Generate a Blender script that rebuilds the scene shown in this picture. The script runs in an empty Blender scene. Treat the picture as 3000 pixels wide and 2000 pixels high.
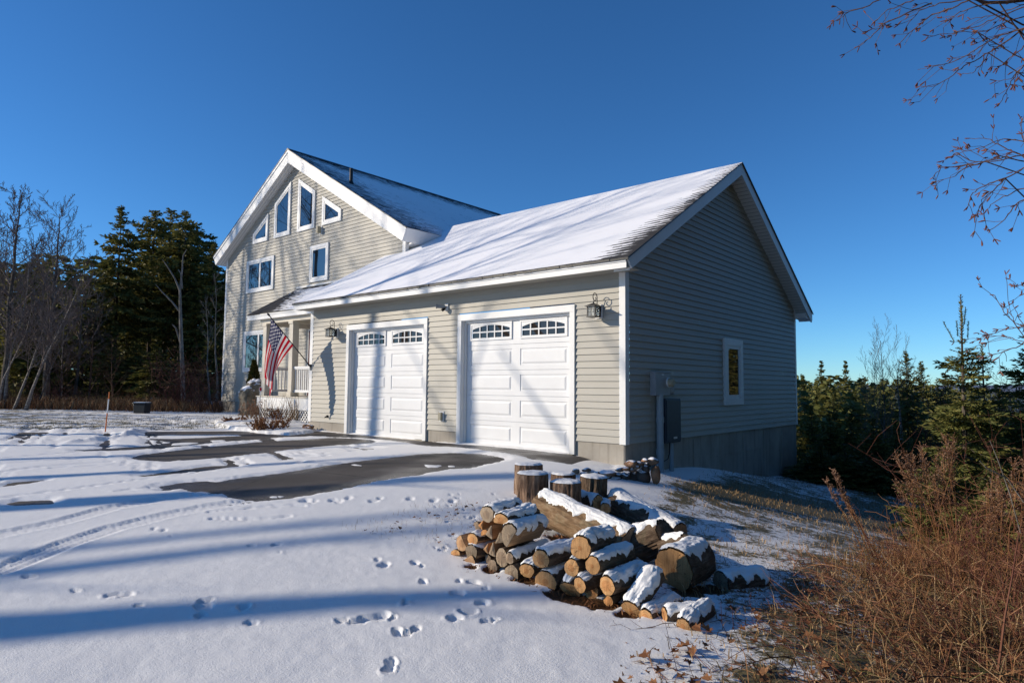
import bpy, math, random
import numpy as np
from mathutils import Vector, Matrix
SC = bpy.context.scene
COL = SC.collection
R = math.radians
# ------------------------------------------------------------------ camera
CAM = np.array([5.5106, -9.2173, 1.0409])
FW = np.array([-.65129479, .75567808, .06903437]); RT = np.array([.75785775, .65235891, .00891556])
UP = np.cross(RT, FW); UP /= np.linalg.norm(UP)
FPX = 1905.55                                   # focal length for a 3000 px wide survey of the site
cd = bpy.data.cameras.new('camera'); cam = bpy.data.objects.new('camera', cd); COL.objects.link(cam)
cd.sensor_width = 36; cd.lens = 36 * FPX / 3000; cd.clip_start = .05; cd.clip_end = 9000
cam.matrix_world = Matrix(((RT[0], UP[0], -FW[0], CAM[0]), (RT[1], UP[1], -FW[1], CAM[1]), (RT[2], UP[2], -FW[2], CAM[2]), (0, 0, 0, 1)))
SC.camera = cam
# ------------------------------------------------------------------ light
SUN = Vector((1.12, 1.0, -.54)).normalized()     # direction the light travels
W = bpy.data.worlds.new('World'); SC.world = W; W.use_nodes = True
nt = W.node_tree; bg = nt.nodes['Background']
sky = nt.nodes.new('ShaderNodeTexSky'); sky.sky_type = 'NISHITA'; sky.sun_disc = False
sky.sun_elevation = math.asin(-SUN.z); sky.sun_rotation = math.atan2(-SUN.x, -SUN.y)
sky.altitude = 1800; sky.air_density = 1.0; sky.dust_density = .1; sky.ozone_density = 4.5
hs = nt.nodes.new('ShaderNodeHueSaturation'); hs.inputs['Saturation'].default_value = 1.1
nt.links.new(sky.outputs[0], hs.inputs['Color']); tint = nt.nodes.new('ShaderNodeMix'); tint.data_type = 'RGBA'; tint.blend_type = 'MULTIPLY'; tint.inputs[0].default_value = 1; tint.inputs[7].default_value = (.61, .86, .99, 1)
nt.links.new(hs.outputs[0], tint.inputs[6]); nt.links.new(tint.outputs[2], bg.inputs['Color'])
bg.inputs['Strength'].default_value = .148
sd = bpy.data.lights.new('sun', 'SUN'); sun = bpy.data.objects.new('sun', sd); COL.objects.link(sun)
sd.energy = 4.9; sd.angle = R(.53); sd.color = (1, .875, .70)
sun.rotation_euler = SUN.to_track_quat('-Z', 'Y').to_euler(); sun.location = (-30, -40, 30)
vs = SC.view_settings; vs.view_transform = 'Standard'; vs.look = 'None'; vs.exposure = 0.0; vs.gamma = 1
SC.cycles.max_bounces = 6; SC.cycles.diffuse_bounces = 3; SC.cycles.use_denoising = True
# ------------------------------------------------------------------ terrain
CP = np.array([(-9.05,0,-.095),(-7.6,0,-.102),(-4.3,0,-.11),(-.91,0,-.13),(0,0,-.21),(.05,1,-.42),(0,1.69,-.43),(0,2.68,-.5),(0,3.8,-.65),(0,5.08,-.85),(0,6.55,-1.05),(0,8.55,-1.29),
(-18.76,2.4,-.015),(-9.2,2.4,-.07),(-14,2.4,-.03),(5.5,-9.2,-.42),(2.4,-8.5,-.4),(-1,-8.5,-.36),(-5,-8,-.3),(-10,-6,-.2),(-5,-3,-.17),(-10,-2,-.12),(-16,-5,-.1),(-17,-2,-.06),(-22,-3,.02),(-26,5,.1),(-30,-8,.05),(-12,-14,-.25),(0,-16,-.45),(10,-14,-.5),
(1.2,-4.5,-.33),(3.2,-5.5,-.41),(1,-1.5,-.3),(2.2,-2.5,-.5),(4.3,-3.5,-.55),(2.2,1,-.78),(2.5,4,-1.12),(5,2,-1.3),(5.5,6,-1.9),(6,-6,-.5),(7,-3,-.85),(9,-8,-.6),(7,11,-3.4),(11,3,-2.9),(12,-4,-1.8),(14,14,-5.5),(1,9.3,-1.40),(2.3,9.2,-1.56),(4,8,-1.85),(3,11.5,-3.2),(0,12,-3),(6,9,-2.9),(-4,12,-2),(-4,20,-4),(-16,14,-.5),(-16,24,-1),(-34,10,.3),(-36,-6,.2)], float)
def _U(r2): return r2 * np.log(r2 + 1e-12)
_n = len(CP); _A = np.zeros((_n+3, _n+3)); _A[:_n, :_n] = _U(((CP[:, None, :2]-CP[None, :, :2])**2).sum(-1)) + np.eye(_n)*.02
_A[:_n, _n] = 1; _A[:_n, _n+1:] = CP[:, :2]; _A[_n, :_n] = 1; _A[_n+1:, :_n] = CP[:, :2].T
_W = np.linalg.solve(_A, np.r_[CP[:, 2], 0, 0, 0])
def sstep(a, b, x):
    t = np.clip((x-a)/(b-a), 0, 1); return t*t*(3-2*t)
def terrain(x, y):
    x = np.asarray(x, float); y = np.asarray(y, float)
    z = _W[_n] + _W[_n+1]*x + _W[_n+2]*y
    for i in range(_n): z = z + _W[i]*_U((x-CP[i, 0])**2 + (y-CP[i, 1])**2)
    d = np.hypot(x+6, y); far = -9*sstep(-28, 18, x)*sstep(-8, 25, y+.4*x) + .15
    return z + (far-z)*sstep(24, 48, d)
def hz(x, y): return float(terrain(x, y))
def ray(px, py): return FW + RT*(px-1500)/FPX - UP*(py-1000)/FPX
def at_y(px, py, y):
    v = ray(px, py); return CAM + v*(y-CAM[1])/v[1]
def at_d(px, py, dist): return CAM + ray(px, py)*dist
_ts = np.geomspace(1.2, 120, 5000)
def on_ground(px, py):
    v = ray(px, py); X = CAM + _ts[:, None]*v; g = X[:, 2]-terrain(X[:, 0], X[:, 1]); i = int(np.argmax(g < 0))
    if i == 0: return X[-1]
    k = g[i-1]/(g[i-1]-g[i]); return X[i-1] + (X[i]-X[i-1])*k
# ------------------------------------------------------------------ numpy noise
def vnoise(x, y, seed=0):
    xi = np.floor(x).astype(np.int64); yi = np.floor(y).astype(np.int64); xf = x-xi; yf = y-yi
    def h(a, b):
        n = (a*374761393 + b*668265263 + seed*982451653) & 0xffffffff
        n = ((n ^ (n >> 13))*1274126177) & 0xffffffff
        return ((n ^ (n >> 16)) & 0xffff)/65535.
    u = xf*xf*(3-2*xf); v = yf*yf*(3-2*yf)
    return (h(xi, yi)*(1-u)+h(xi+1, yi)*u)*(1-v) + (h(xi, yi+1)*(1-u)+h(xi+1, yi+1)*u)*v
def fbm(x, y, o=4, seed=0):
    s = 0; a = .5
    for i in range(o): s = s + a*vnoise(x*2**i, y*2**i, seed+i); a *= .5
    return s/(1-.5**o) - .5
# ------------------------------------------------------------------ mesh helpers
class MB:
    def __init__(s): s.v = []; s.f = []; s.m = []
    def quad(s, a, b, c, d, m=0): s.poly([a, b, c, d], m)
    def poly(s, pts, m=0):
        n = len(s.v); s.v += [tuple(p) for p in pts]; s.f.append(tuple(range(n, n+len(pts)))); s.m.append(m)
    def box(s, x0, x1, y0, y1, z0, z1, m=0):
        if x0 > x1: x0, x1 = x1, x0
        if y0 > y1: y0, y1 = y1, y0
        if z0 > z1: z0, z1 = z1, z0
        n = len(s.v); s.v += [(x, y, z) for z in (z0, z1) for y in (y0, y1) for x in (x0, x1)]
        for f in ((0,2,3,1),(4,5,7,6),(0,1,5,4),(2,6,7,3),(0,4,6,2),(1,3,7,5)): s.f.append(tuple(n+i for i in f)); s.m.append(m)
    def prism(s, pts, fn, a0, a1, m=0, mcap=None):
        """closed polygon pts swept from a0 to a1; fn(p, a) -> xyz"""
        n = len(s.v); k = len(pts); s.v += [tuple(fn(p, a0)) for p in pts] + [tuple(fn(p, a1)) for p in pts]
        for i in range(k):
            j = (i+1) % k; s.f.append((n+i, n+j, n+k+j, n+k+i)); s.m.append(m)
        mc = m if mcap is None else mcap
        s.f.append(tuple(n+i for i in range(k))[::-1]); s.m.append(mc); s.f.append(tuple(n+k+i for i in range(k))); s.m.append(mc)
    def tube(s, pts, rad, k=5, m=0, cap=True):
        pts = [Vector(p) for p in pts]
        if not hasattr(rad, '__len__'): rad = [rad]*len(pts)
        n = len(s.v); d0 = None
        for i, p in enumerate(pts):
            d = (pts[min(i+1, len(pts)-1)] - pts[max(i-1, 0)])
            if d.length < 1e-9: d = Vector((0, 0, 1))
            d.normalize()
            if d0 is None:
                a = d.orthogonal().normalized()
            else:
                a = (a - d*a.dot(d)); a = a.normalized() if a.length > 1e-6 else d.orthogonal().normalized()
            d0 = d; b = d.cross(a)
            for j in range(k):
                t = 2*math.pi*j/k; q = p + (a*math.cos(t)+b*math.sin(t))*rad[i]; s.v.append((q.x, q.y, q.z))
        for i in range(len(pts)-1):
            for j in range(k):
                j2 = (j+1) % k; s.f.append((n+i*k+j, n+i*k+j2, n+(i+1)*k+j2, n+(i+1)*k+j)); s.m.append(m)
        if cap and k > 3:
            s.f.append(tuple(n+j for j in range(k))[::-1]); s.m.append(m)
            e = n+(len(pts)-1)*k; s.f.append(tuple(e+j for j in range(k))); s.m.append(m)
    def cyl(s, c, r, z0, z1, k=16, m=0, r1=None):
        s.tube([(c[0], c[1], z0), (c[0], c[1], z1)], [r, r if r1 is None else r1], k, m)
    def build(s, name, mats, parent=None, smooth=False, bevel=0):
        me = bpy.data.meshes.new(name); me.from_pydata(s.v, [], s.f)
        if not isinstance(mats, (list, tuple)): mats = [mats]
        for m in mats: me.materials.append(m)
        if len(mats) > 1: me.polygons.foreach_set('material_index', s.m)
        if smooth: me.polygons.foreach_set('use_smooth', [True]*len(me.polygons))
        me.update(); o = bpy.data.objects.new(name, me); COL.objects.link(o)
        if parent is not None: o.parent = parent
        if bevel:
            b = o.modifiers.new('bevel', 'BEVEL'); b.width = bevel; b.segments = 2; b.limit_method = 'ANGLE'
        return o
def grid_mesh(name, V, nu, nv, mat, parent=None, smooth=True, attrs=None, wrap=False):
    """V: (nu*nv,3) array, row major over u"""
    iu = np.arange(nu-1)[:, None]; iv = np.arange(nv if wrap else nv-1)[None, :]
    j1 = (iv+1) % nv
    F = np.stack([iu*nv+iv+0*j1, (iu+1)*nv+iv+0*j1, (iu+1)*nv+j1, iu*nv+j1], -1).reshape(-1, 4)
    me = bpy.data.meshes.new(name); me.vertices.add(len(V)); me.vertices.foreach_set('co', np.ascontiguousarray(V, np.float32).ravel())
    me.loops.add(F.size); me.loops.foreach_set('vertex_index', F.astype(np.int32).ravel())
    me.polygons.add(len(F)); me.polygons.foreach_set('loop_start', np.arange(0, F.size, 4, dtype=np.int32))
    me.update(calc_edges=True); me.validate()
    if smooth: me.polygons.foreach_set('use_smooth', np.ones(len(me.polygons), bool))
    for k, a in (attrs or {}).items():
        if a.ndim == 1:
            t = me.attributes.new(k, 'FLOAT', 'POINT'); t.data.foreach_set('value', a.astype(np.float32))
        else:
            t = me.attributes.new(k, 'FLOAT_COLOR', 'POINT'); t.data.foreach_set('color', a.astype(np.float32).ravel())
    me.materials.append(mat); o = bpy.data.objects.new(name, me); COL.objects.link(o)
    if parent is not None: o.parent = parent
    return o
def tag(o, label=None, cat=None, group=None, kind=None):
    if label: o['label'] = label
    if cat: o['category'] = cat
    if group: o['group'] = group
    if kind: o['kind'] = kind
    return o
def empty(name, loc=(0, 0, 0)):
    o = bpy.data.objects.new(name, None); COL.objects.link(o); o.location = loc; o.empty_display_size = .2; return o
def copy_tree(o, parent=None):
    c = o.copy(); COL.objects.link(c)
    if parent is not None: c.parent = parent
    for ch in list(o.children): copy_tree(ch, c)
    return c
# ------------------------------------------------------------------ materials
class NT:
    def __init__(s, name):
        s.mat = bpy.data.materials.new(name); s.mat.use_nodes = True; s.t = s.mat.node_tree
        s.b = s.t.nodes['Principled BSDF']; s.out = s.t.nodes['Material Output']
    def n(s, typ, **k):
        x = s.t.nodes.new('ShaderNode'+typ)
        for a, v in k.items():
            if hasattr(x, a): setattr(x, a, v)
            else: x.inputs[a].default_value = v
        return x
    def l(s, a, b): s.t.links.new(a, b)
    def math(s, op, a, b=None, c=None):
        x = s.n('Math', operation=op)
        for i, v in enumerate((a, b, c)):
            if v is None: continue
            if hasattr(v, 'links'): s.l(v, x.inputs[i])
            else: x.inputs[i].default_value = v
        return x.outputs[0]
    def noise(s, scale, detail=4, co=None, rough=.55, dist=0):
        x = s.n('TexNoise'); x.inputs['Scale'].default_value = scale; x.inputs['Detail'].default_value = detail; x.inputs['Roughness'].default_value = rough; x.inputs['Distortion'].default_value = dist
        if co is not None: s.l(co, x.inputs['Vector'])
        return x.outputs['Fac']
    def obj(s): return s.n('TexCoord').outputs['Object']
    def scaled(s, co, sc):
        m = s.n('Mapping'); s.l(co, m.inputs['Vector']); m.inputs['Scale'].default_value = sc; return m.outputs[0]
    def ramp(s, fac, stops):
        r = s.n('ValToRGB'); e = r.color_ramp.elements
        while len(e) < len(stops): e.new(.5)
        for i, (p, c) in enumerate(stops): e[i].position = p; e[i].color = (*c, 1) if len(c) == 3 else c
        s.l(fac, r.inputs[0]); return r.outputs[0]
    def mix(s, f, a, b):
        x = s.n('Mix', data_type='RGBA')
        for k, v in ((0, f), (6, a), (7, b)):
            if hasattr(v, 'links'): s.l(v, x.inputs[k])
            else: x.inputs[k].default_value = (*v, 1) if isinstance(v, tuple) else v
        return x.outputs[2]
    def bump(s, h, strength=.3, dist=.01):
        x = s.n('Bump'); x.inputs['Strength'].default_value = strength; x.inputs['Distance'].default_value = dist
        s.l(h, x.inputs['Height']); s.l(x.outputs[0], s.b.inputs['Normal']); return x
    def col(s, c):
        if hasattr(c, 'links'): s.l(c, s.b.inputs['Base Color'])
        else: s.b.inputs['Base Color'].default_value = (*c, 1)
    def rough(s, r): s.b.inputs['Roughness'].default_value = r
    def spec(s, r): s.b.inputs['Specular IOR Level'].default_value = r
def var_mat(name, c, rough=.6, amt=.15, scale=3., bump=0, bscale=60, spec=.3, metal=0):
    m = NT(name); co = m.obj(); f = m.noise(scale, 5, co)
    m.col(m.ramp(f, [(.3, tuple(x*(1-amt) for x in c)), (.7, tuple(min(1, x*(1+amt)) for x in c))]))
    m.rough(rough); m.spec(spec); m.b.inputs['Metallic'].default_value = metal
    if bump: m.bump(m.noise(bscale, 4, co), bump, .004)
    return m.mat
M = {}
def siding_mat():
    m = NT('painted_siding'); co = m.obj(); g = m.n('NewGeometry')
    f = m.noise(.8, 4, co); f2 = m.noise(1, 5, m.scaled(co, (3, 3, 60)), .6)
    c = m.mix(m.math('MULTIPLY', f2, .5), (.43, .41, .36), (.375, .358, .313))
    dirt = m.ramp(f, [(.5, (0, 0, 0)), (.75, (1, 1, 1))])
    c = m.mix(m.math('MULTIPLY', dirt, .22), c, (.27, .28, .24)); isl = g.outputs['Random Per Island']; c = m.mix(m.math('MULTIPLY', isl, .22), c, (.31, .30, .27)); m.col(c); m.rough(.55); m.spec(.3)
    m.bump(m.noise(1, 4, m.scaled(co, (8, 8, 160))), .25, .004); return m.mat
M['siding'] = siding_mat()
M['white'] = var_mat('white_trim_paint', (.75, .75, .74), .45, .05, 2, .08, 30)
M['door'] = var_mat('white_door_enamel', (.72, .725, .73), .42, .03, 3, .15, 220)
M['post'] = var_mat('almond_trim_paint', (.60, .55, .46), .5, .06)
M['soffit'] = None
def soffit_mat():
    m = NT('vinyl_soffit'); w = m.n('TexWave', wave_type='BANDS', bands_direction='Y'); m.l(m.obj(), w.inputs['Vector']); w.inputs['Scale'].default_value = 3.2
    m.col(m.ramp(w.outputs['Fac'], [(.03, (.45, .45, .45)), (.12, (.76, .76, .75))])); m.rough(.5); return m.mat
M['soffit'] = soffit_mat()
def concrete_mat():
    m = NT('poured_concrete'); co = m.obj(); f = m.noise(1.3, 6, co, .65); st = m.noise(2.5, 5, m.scaled(co, (3, 3, .35)))
    c = m.ramp(f, [(.25, (.27, .24, .20)), (.75, (.44, .41, .36))]); c = m.mix(m.ramp(st, [(.52, (0, 0, 0)), (.72, (.55, .55, .55))]), c, (.16, .145, .125))
    m.col(c); m.rough(.9); m.spec(.15); m.bump(m.noise(45, 6, co), .4, .004); return m.mat
M['concrete'] = concrete_mat()
def glass_mat(name, tint=(.012, .014, .018), ior=1.9, wob=.02):
    m = NT(name); m.col(tint); m.rough(.02); m.b.inputs['IOR'].default_value = ior; m.spec(.5)
    m.bump(m.noise(1.7, 1, m.obj()), wob, .02); return m.mat
M['glass'] = glass_mat('window_glass', ior=2.3)
M['doorglass'] = glass_mat('door_glass', (.03, .024, .02), 1.6)
M['metal'] = var_mat('dark_bronze_metal', (.022, .022, .024), .42, .2, 20, .1, 80, .5)
M['steel'] = var_mat('grey_enclosure_paint', (.30, .32, .34), .45, .08, 5)
M['navy'] = var_mat('dark_cabinet_paint', (.035, .05, .07), .4, .1, 5)
M['pvc'] = var_mat('grey_pvc', (.30, .36, .40), .4, .06, 5)
M['black'] = var_mat('black_plastic', (.015, .016, .018), .4, .2, 9)
M['red_door'] = var_mat('dark_red_paint', (.10, .012, .012), .4, .1)
M['beige'] = var_mat('beige_plastic', (.42, .37, .26), .5, .06)
def snow_mat(name='packed_snow', grass=False):
    m = NT(name); co = m.obj(); geo = m.n('NewGeometry'); pos = geo.outputs['Position']
    f = m.noise(1.2, 4, pos); sc = m.mix(f, (.88, .875, .86), (.93, .925, .905))
    if grass:
        a = m.n('Attribute', attribute_name='bare'); n1 = m.noise(2.2, 8, pos, .72); n2 = m.noise(17, 6, pos, .75)
        v = m.math('ADD', m.math('MULTIPLY', n1, .75), m.math('MULTIPLY', n2, .55))
        v = m.math('ADD', v, m.math('MULTIPLY', m.math('SUBTRACT', a.outputs['Fac'], .5), .75))
        k = m.ramp(v, [(.68, (0, 0, 0)), (.76, (1, 1, 1))])
        gr = m.ramp(m.noise(31, 6, pos, .8), [(.3, (.05, .045, .022)), (.5, (.15, .125, .06)), (.72, (.30, .235, .13))])
        d = m.n('Attribute', attribute_name='duff'); du = m.ramp(m.noise(60, 5, pos, .8), [(.3, (.03, .016, .008)), (.7, (.17, .085, .035))])
        sc = m.mix(k, sc, gr)
        kd = m.ramp(m.math('ADD', d.outputs['Fac'], m.math('MULTIPLY', m.math('SUBTRACT', m.noise(9, 6, pos, .7), .5), .9)), [(.46, (0, 0, 0)), (.56, (1, 1, 1))])
        sc = m.mix(kd, sc, du)
    m.col(sc); m.rough(.65); m.spec(.25)
    h = m.math('ADD', m.math('MULTIPLY', m.noise(11, 5, pos, .6), .35), m.math('ADD', m.math('MULTIPLY', m.noise(75, 4, pos, .7), .4), m.math('MULTIPLY', m.noise(210, 3, pos, .8), .22))); m.bump(h, .55, .016)
    m.b.inputs['Subsurface Weight'].default_value = 0
    return m.mat
M['snow'] = snow_mat(); M['ground'] = snow_mat('snow_over_grass', True)
def asphalt_mat():
    m = NT('asphalt'); co = m.n('NewGeometry').outputs['Position']; f = m.noise(.7, 5, co); g = m.noise(140, 3, co, .8)
    wt = m.n('Attribute', attribute_name='wet'); wv = m.math('MULTIPLY', wt.outputs['Fac'], m.ramp(m.noise(1.7, 5, co, .7), [(.38, (0, 0, 0)), (.58, (1, 1, 1))]))
    c = m.mix(m.ramp(f, [(.40, (0, 0, 0)), (.6, (1, 1, 1))]), (.060, .053, .048), (.098, .086, .076)); c = m.mix(m.ramp(g, [(.55, (0, 0, 0)), (.75, (.6, .6, .6))]), c, (.17, .155, .14)); c = m.mix(m.math('MULTIPLY', wv, .72), c, (.020, .019, .019)); vo = m.n('TexVoronoi', feature='DISTANCE_TO_EDGE'); m.l(co, vo.inputs['Vector']); vo.inputs['Scale'].default_value = .38; c = m.mix(m.math('MULTIPLY', m.math('LESS_THAN', m.math('ADD', vo.outputs[0], m.math('MULTIPLY', m.noise(6, 4, co), .03)), .02), .7), c, (.02, .019, .018)); m.col(c)
    rr = m.ramp(m.noise(.55, 3, co), [(.42, (.35, .35, .35)), (.55, (.85, .85, .85))]); rr = m.mix(wv, rr, (.22, .22, .22)); m.l(rr, m.b.inputs['Roughness']); m.spec(.35); m.bump(m.noise(110, 3, co), .7, .01); return m.mat
M['asphalt'] = asphalt_mat()
def roof_mat(name, kind):
    """shingles with a blown snow cover; UV = metres (along eave, up slope)"""
    m = NT(name); uv = m.n('UVMap').outputs[0]; sp = m.n('SeparateXYZ'); m.l(uv, sp.inputs[0]); u, v = sp.outputs[0], sp.outputs[1]
    crs = m.math('DIVIDE', v, .14); row = m.math('FLOOR', crs); fr = m.math('FRACT', crs)
    cell = m.n('CombineXYZ'); m.l(m.math('FLOOR', m.math('ADD', m.math('DIVIDE', u, .17), m.math('MULTIPLY', m.math('FRACT', m.math('MULTIPLY', row, .37)), 3.))), cell.inputs[0]); m.l(row, cell.inputs[1])
    wn = m.n('TexWhiteNoise'); m.l(cell.outputs[0], wn.inputs['Vector'])
    g = m.noise(90, 4, uv, .8)
    sh = m.mix(wn.outputs['Value'], (.022, .022, .024), (.05, .048, .048)); sh = m.mix(m.math('MULTIPLY', g, .35), sh, (.11, .105, .10))
    n1 = m.noise(.9, 5, uv, .6); n2 = m.noise(5, 5, m.scaled(uv, (.55, 3.2, 1)), .65); n3 = m.noise(30, 3, uv, .7)
    nz = m.math('ADD', m.math('ADD', m.math('MULTIPLY', m.math('SUBTRACT', n1, .5), .9), m.math('MULTIPLY', m.math('SUBTRACT', n2, .5), .8)), m.math('MULTIPLY', m.math('SUBTRACT', n3, .5), .25))
    # the butt edge of each course stays bare longest
    step = m.math('MULTIPLY', m.math('SUBTRACT', fr, .22), .55)
    step = m.math('ADD', step, m.math('MULTIPLY', m.math('SUBTRACT', wn.outputs['Value'], .5), .22))
    if kind == 'garage':      # bare beside the right rake and at the drip edge
        lean = m.math('ADD', 8.98, m.math('MULTIPLY', v, .09))
        cov = m.math('MULTIPLY', m.math('SUBTRACT', lean, u), 1.05); cov = m.math('MINIMUM', cov, 1.05)
        cov = m.math('MINIMUM', cov, m.math('SUBTRACT', m.math('MULTIPLY', v, 24.), .55))
    elif kind == 'house':
        cov = m.math('MINIMUM', m.math('MULTIPLY', m.math('SUBTRACT', 6.3, v), .42), m.math('ADD', m.math('MULTIPLY', u, .22), -.22)); cov = m.math('MINIMUM', cov, .30)
    elif kind == 'porch':
        cov = m.math('MULTIPLY', m.math('SUBTRACT', m.math('ADD', u, m.math('MULTIPLY', v, .82)), 2.15), .55); cov = m.math('MINIMUM', cov, .55)
        cov = m.math('MINIMUM', cov, m.math('MULTIPLY', m.math('SUBTRACT', 1.86, v), 3.5))
    else: cov = m.math('ADD', .35, m.math('MULTIPLY', v, 0))
    val = m.math('ADD', m.math('ADD', cov, step), m.math('MULTIPLY', nz, .75 if kind != 'garage' else .55))
    k = m.ramp(val, [(.04, (0, 0, 0)), (.12, (1, 1, 1))])
    col = m.mix(k, sh, m.mix(n1, (.86, .87, .90), (.92, .92, .94))); m.col(col)
    m.rough(.8); m.spec(.15)
    hgt = m.math('ADD', m.math('MULTIPLY', m.math('SUBTRACT', 1, fr), .5), m.math('ADD', m.math('MULTIPLY', g, .15), m.math('MULTIPLY', m.math('MINIMUM', m.math('MAXIMUM', val, 0), 1.), .9)))
    m.bump(hgt, .6, .012); return m.mat
for k in ('garage', 'house', 'porch', 'plain'): M['roof_'+k] = roof_mat('shingles_snow_'+k, k)
def bark_mat(name, c0, c1, c2, sx=26, lich=.0, strength=.9):
    m = NT(name); co = m.obj(); oi = m.n('ObjectInfo'); ad = m.n('VectorMath', operation='ADD'); m.l(co, ad.inputs[0]); m.l(oi.outputs['Location'], ad.inputs[1]); co = ad.outputs[0]
    f = m.noise(sx, 6, m.scaled(co, (1, 1, .28)), .7, .6); g = m.noise(7, 5, co, .6)
    c = m.ramp(f, [(.28, c0), (.5, c1), (.72, c2)])
    c = m.mix(m.ramp(g, [(.52, (0, 0, 0)), (.66, (lich, lich, lich))]), c, (.32, .33, .22)); m.col(c)
    m.rough(.9); m.spec(.1); m.bump(f, strength, .02); return m.mat
M['bark'] = bark_mat('log_bark', (.030, .019, .012), (.115, .078, .053), (.24, .18, .13), 30, .12)
M['bark_tan'] = bark_mat('tan_log_bark', (.075, .042, .022), (.22, .14, .078), (.36, .26, .165), 26, .25, .9)
M['bark_furrow'] = bark_mat('furrowed_bark', (.035, .02, .012), (.19, .12, .08), (.38, .28, .20), 16, 0)
M['bark_tree'] = bark_mat('grey_tree_bark', (.03, .024, .02), (.09, .072, .06), (.17, .15, .13), 9, .3)
M['twig_grey'] = bark_mat('grey_brown_twig_bark', (.07, .05, .042), (.17, .13, .11), (.30, .25, .22), 9, 0)
M['bark_brown'] = bark_mat('brown_twig_bark', (.03, .018, .014), (.085, .05, .038), (.15, .10, .075), 9, .0)
M['bark_dark'] = bark_mat('spruce_bark', (.015, .011, .009), (.055, .042, .034), (.11, .09, .075), 9, .2)
M['bark_pale'] = bark_mat('weathered_bare_wood', (.08, .07, .06), (.20, .18, .155), (.34, .31, .28), 9, .0)
def birch_mat():
    m = NT('white_birch_bark'); co = m.obj(); f = m.noise(9, 5, m.scaled(co, (.6, .6, 3)), .7)
    m.col(m.ramp(f, [(.36, (.04, .03, .026)), (.50, (.17, .14, .12)), (.72, (.40, .36, .32))])); m.rough(.7); return m.mat
M['birch'] = birch_mat()
def wood_mat(name, c0, c1, heart):
    m = NT(name); co = m.obj(); oi = m.n('ObjectInfo'); sp = m.n('SeparateXYZ'); m.l(co, sp.inputs[0])
    off = m.n('VectorMath', operation='ADD'); m.l(co, off.inputs[0]); m.l(oi.outputs['Location'], off.inputs[1])
    w = m.noise(6, 3, off.outputs[0]); r = m.math('SQRT', m.math('ADD', m.math('MULTIPLY', sp.outputs[0], sp.outputs[0]), m.math('MULTIPLY', sp.outputs[1], sp.outputs[1])))
    rr = m.math('ADD', r, m.math('MULTIPLY', w, .05)); ring = m.math('SINE', m.math('MULTIPLY', rr, 620)); ring = m.math('ADD', m.math('MULTIPLY', ring, .5), .5)
    saw = m.noise(1, 5, m.scaled(off.outputs[0], (150, 7, 1)), .7)
    c = m.mix(m.math('MULTIPLY', ring, .5), c1, c0); c = m.mix(m.ramp(saw, [(.45, (0, 0, 0)), (.75, (.8, .8, .8))]), c, tuple(x*.5 for x in c0))
    h = m.math('LESS_THAN', rr, m.math('MULTIPLY_ADD', oi.outputs['Random'], .03, .035)); c = m.mix(m.math('MULTIPLY', h, .55), c, heart)
    an = m.math('ARCTAN2', sp.outputs[1], sp.outputs[0]); cv = m.n('CombineXYZ'); m.l(m.math('MULTIPLY', an, 3.1), cv.inputs[0]); m.l(m.math('MULTIPLY', oi.outputs['Random'], 37), cv.inputs[1]); m.l(m.math('MULTIPLY', r, 3), cv.inputs[2]); ck_ = m.math('LESS_THAN', m.math('ABSOLUTE', m.math('SUBTRACT', m.noise(1.0, 2, cv.outputs[0]), .5)), .011); ck_ = m.math('MULTIPLY', ck_, m.math('GREATER_THAN', m.noise(9, 2, off.outputs[0]), .47)); c = m.mix(m.math('MULTIPLY', ck_, .8), c, (.06, .03, .015)); bl = m.noise(11, 4, off.outputs[0], .6); c = m.mix(m.ramp(bl, [(.5, (0, 0, 0)), (.72, (.55, .55, .55))]), c, tuple(x*.6 for x in c0))
    vv = m.math('MULTIPLY_ADD', oi.outputs['Random'], .5, .72); mx = m.n('Mix', data_type='RGBA', blend_type='MULTIPLY'); mx.inputs[0].default_value = 1
    cc = m.n('CombineColor'); [m.l(vv, cc.inputs[i]) for i in range(3)]; m.l(c, mx.inputs[6]); m.l(cc.outputs[0], mx.inputs[7]); m.col(mx.outputs[2])
    m.rough(.8); m.spec(.15); m.bump(m.math('ADD', m.math('MULTIPLY', saw, .6), m.math('MULTIPLY', ring, .2)), .5, .006); return m.mat
M['wood'] = wood_mat('fresh_cut_wood', (.42, .215, .085), (.57, .325, .145), (.36, .14, .045))
M['wood_grey'] = wood_mat('weathered_cut_wood', (.22, .165, .11), (.36, .275, .19), (.18, .12, .08))
M['wood_split'] = wood_mat('split_wood', (.36, .21, .11), (.50, .31, .17), (.3, .15, .07))
def leaf_mat(name, cols, rough=.6, transl=.15):
    m = NT(name); oi = m.n('ObjectInfo'); pos = m.n('NewGeometry').outputs['Position']
    g = m.n('NewGeometry'); f = m.math('ADD', m.math('MULTIPLY', m.noise(1.6, 5, pos, .7), .55), m.math('MULTIPLY', g.outputs['Random Per Island'], .45)); c = m.ramp(f, [(.26, cols[0]), (.5, cols[1]), (.74, cols[2])]); m.col(c); m.rough(rough); m.spec(.2)
    t = m.n('BsdfTranslucent'); m.l(c, t.inputs[0]); mx = m.n('MixShader'); mx.inputs[0].default_value = transl; m.l(m.b.outputs[0], mx.inputs[1]); m.l(t.outputs[0], mx.inputs[2]); m.l(mx.outputs[0], m.out.inputs[0]); return m.mat
M['spruce'] = leaf_mat('spruce_needles', [(.055, .066, .020), (.13, .13, .034), (.24, .20, .055)], .6, .28)
M['fir'] = leaf_mat('fir_needles', [(.060, .078, .024), (.12, .128, .034), (.21, .185, .052)])
M['cedar'] = leaf_mat('cedar_foliage', [(.02, .035, .01), (.05, .06, .015), (.14, .08, .02)])
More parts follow.
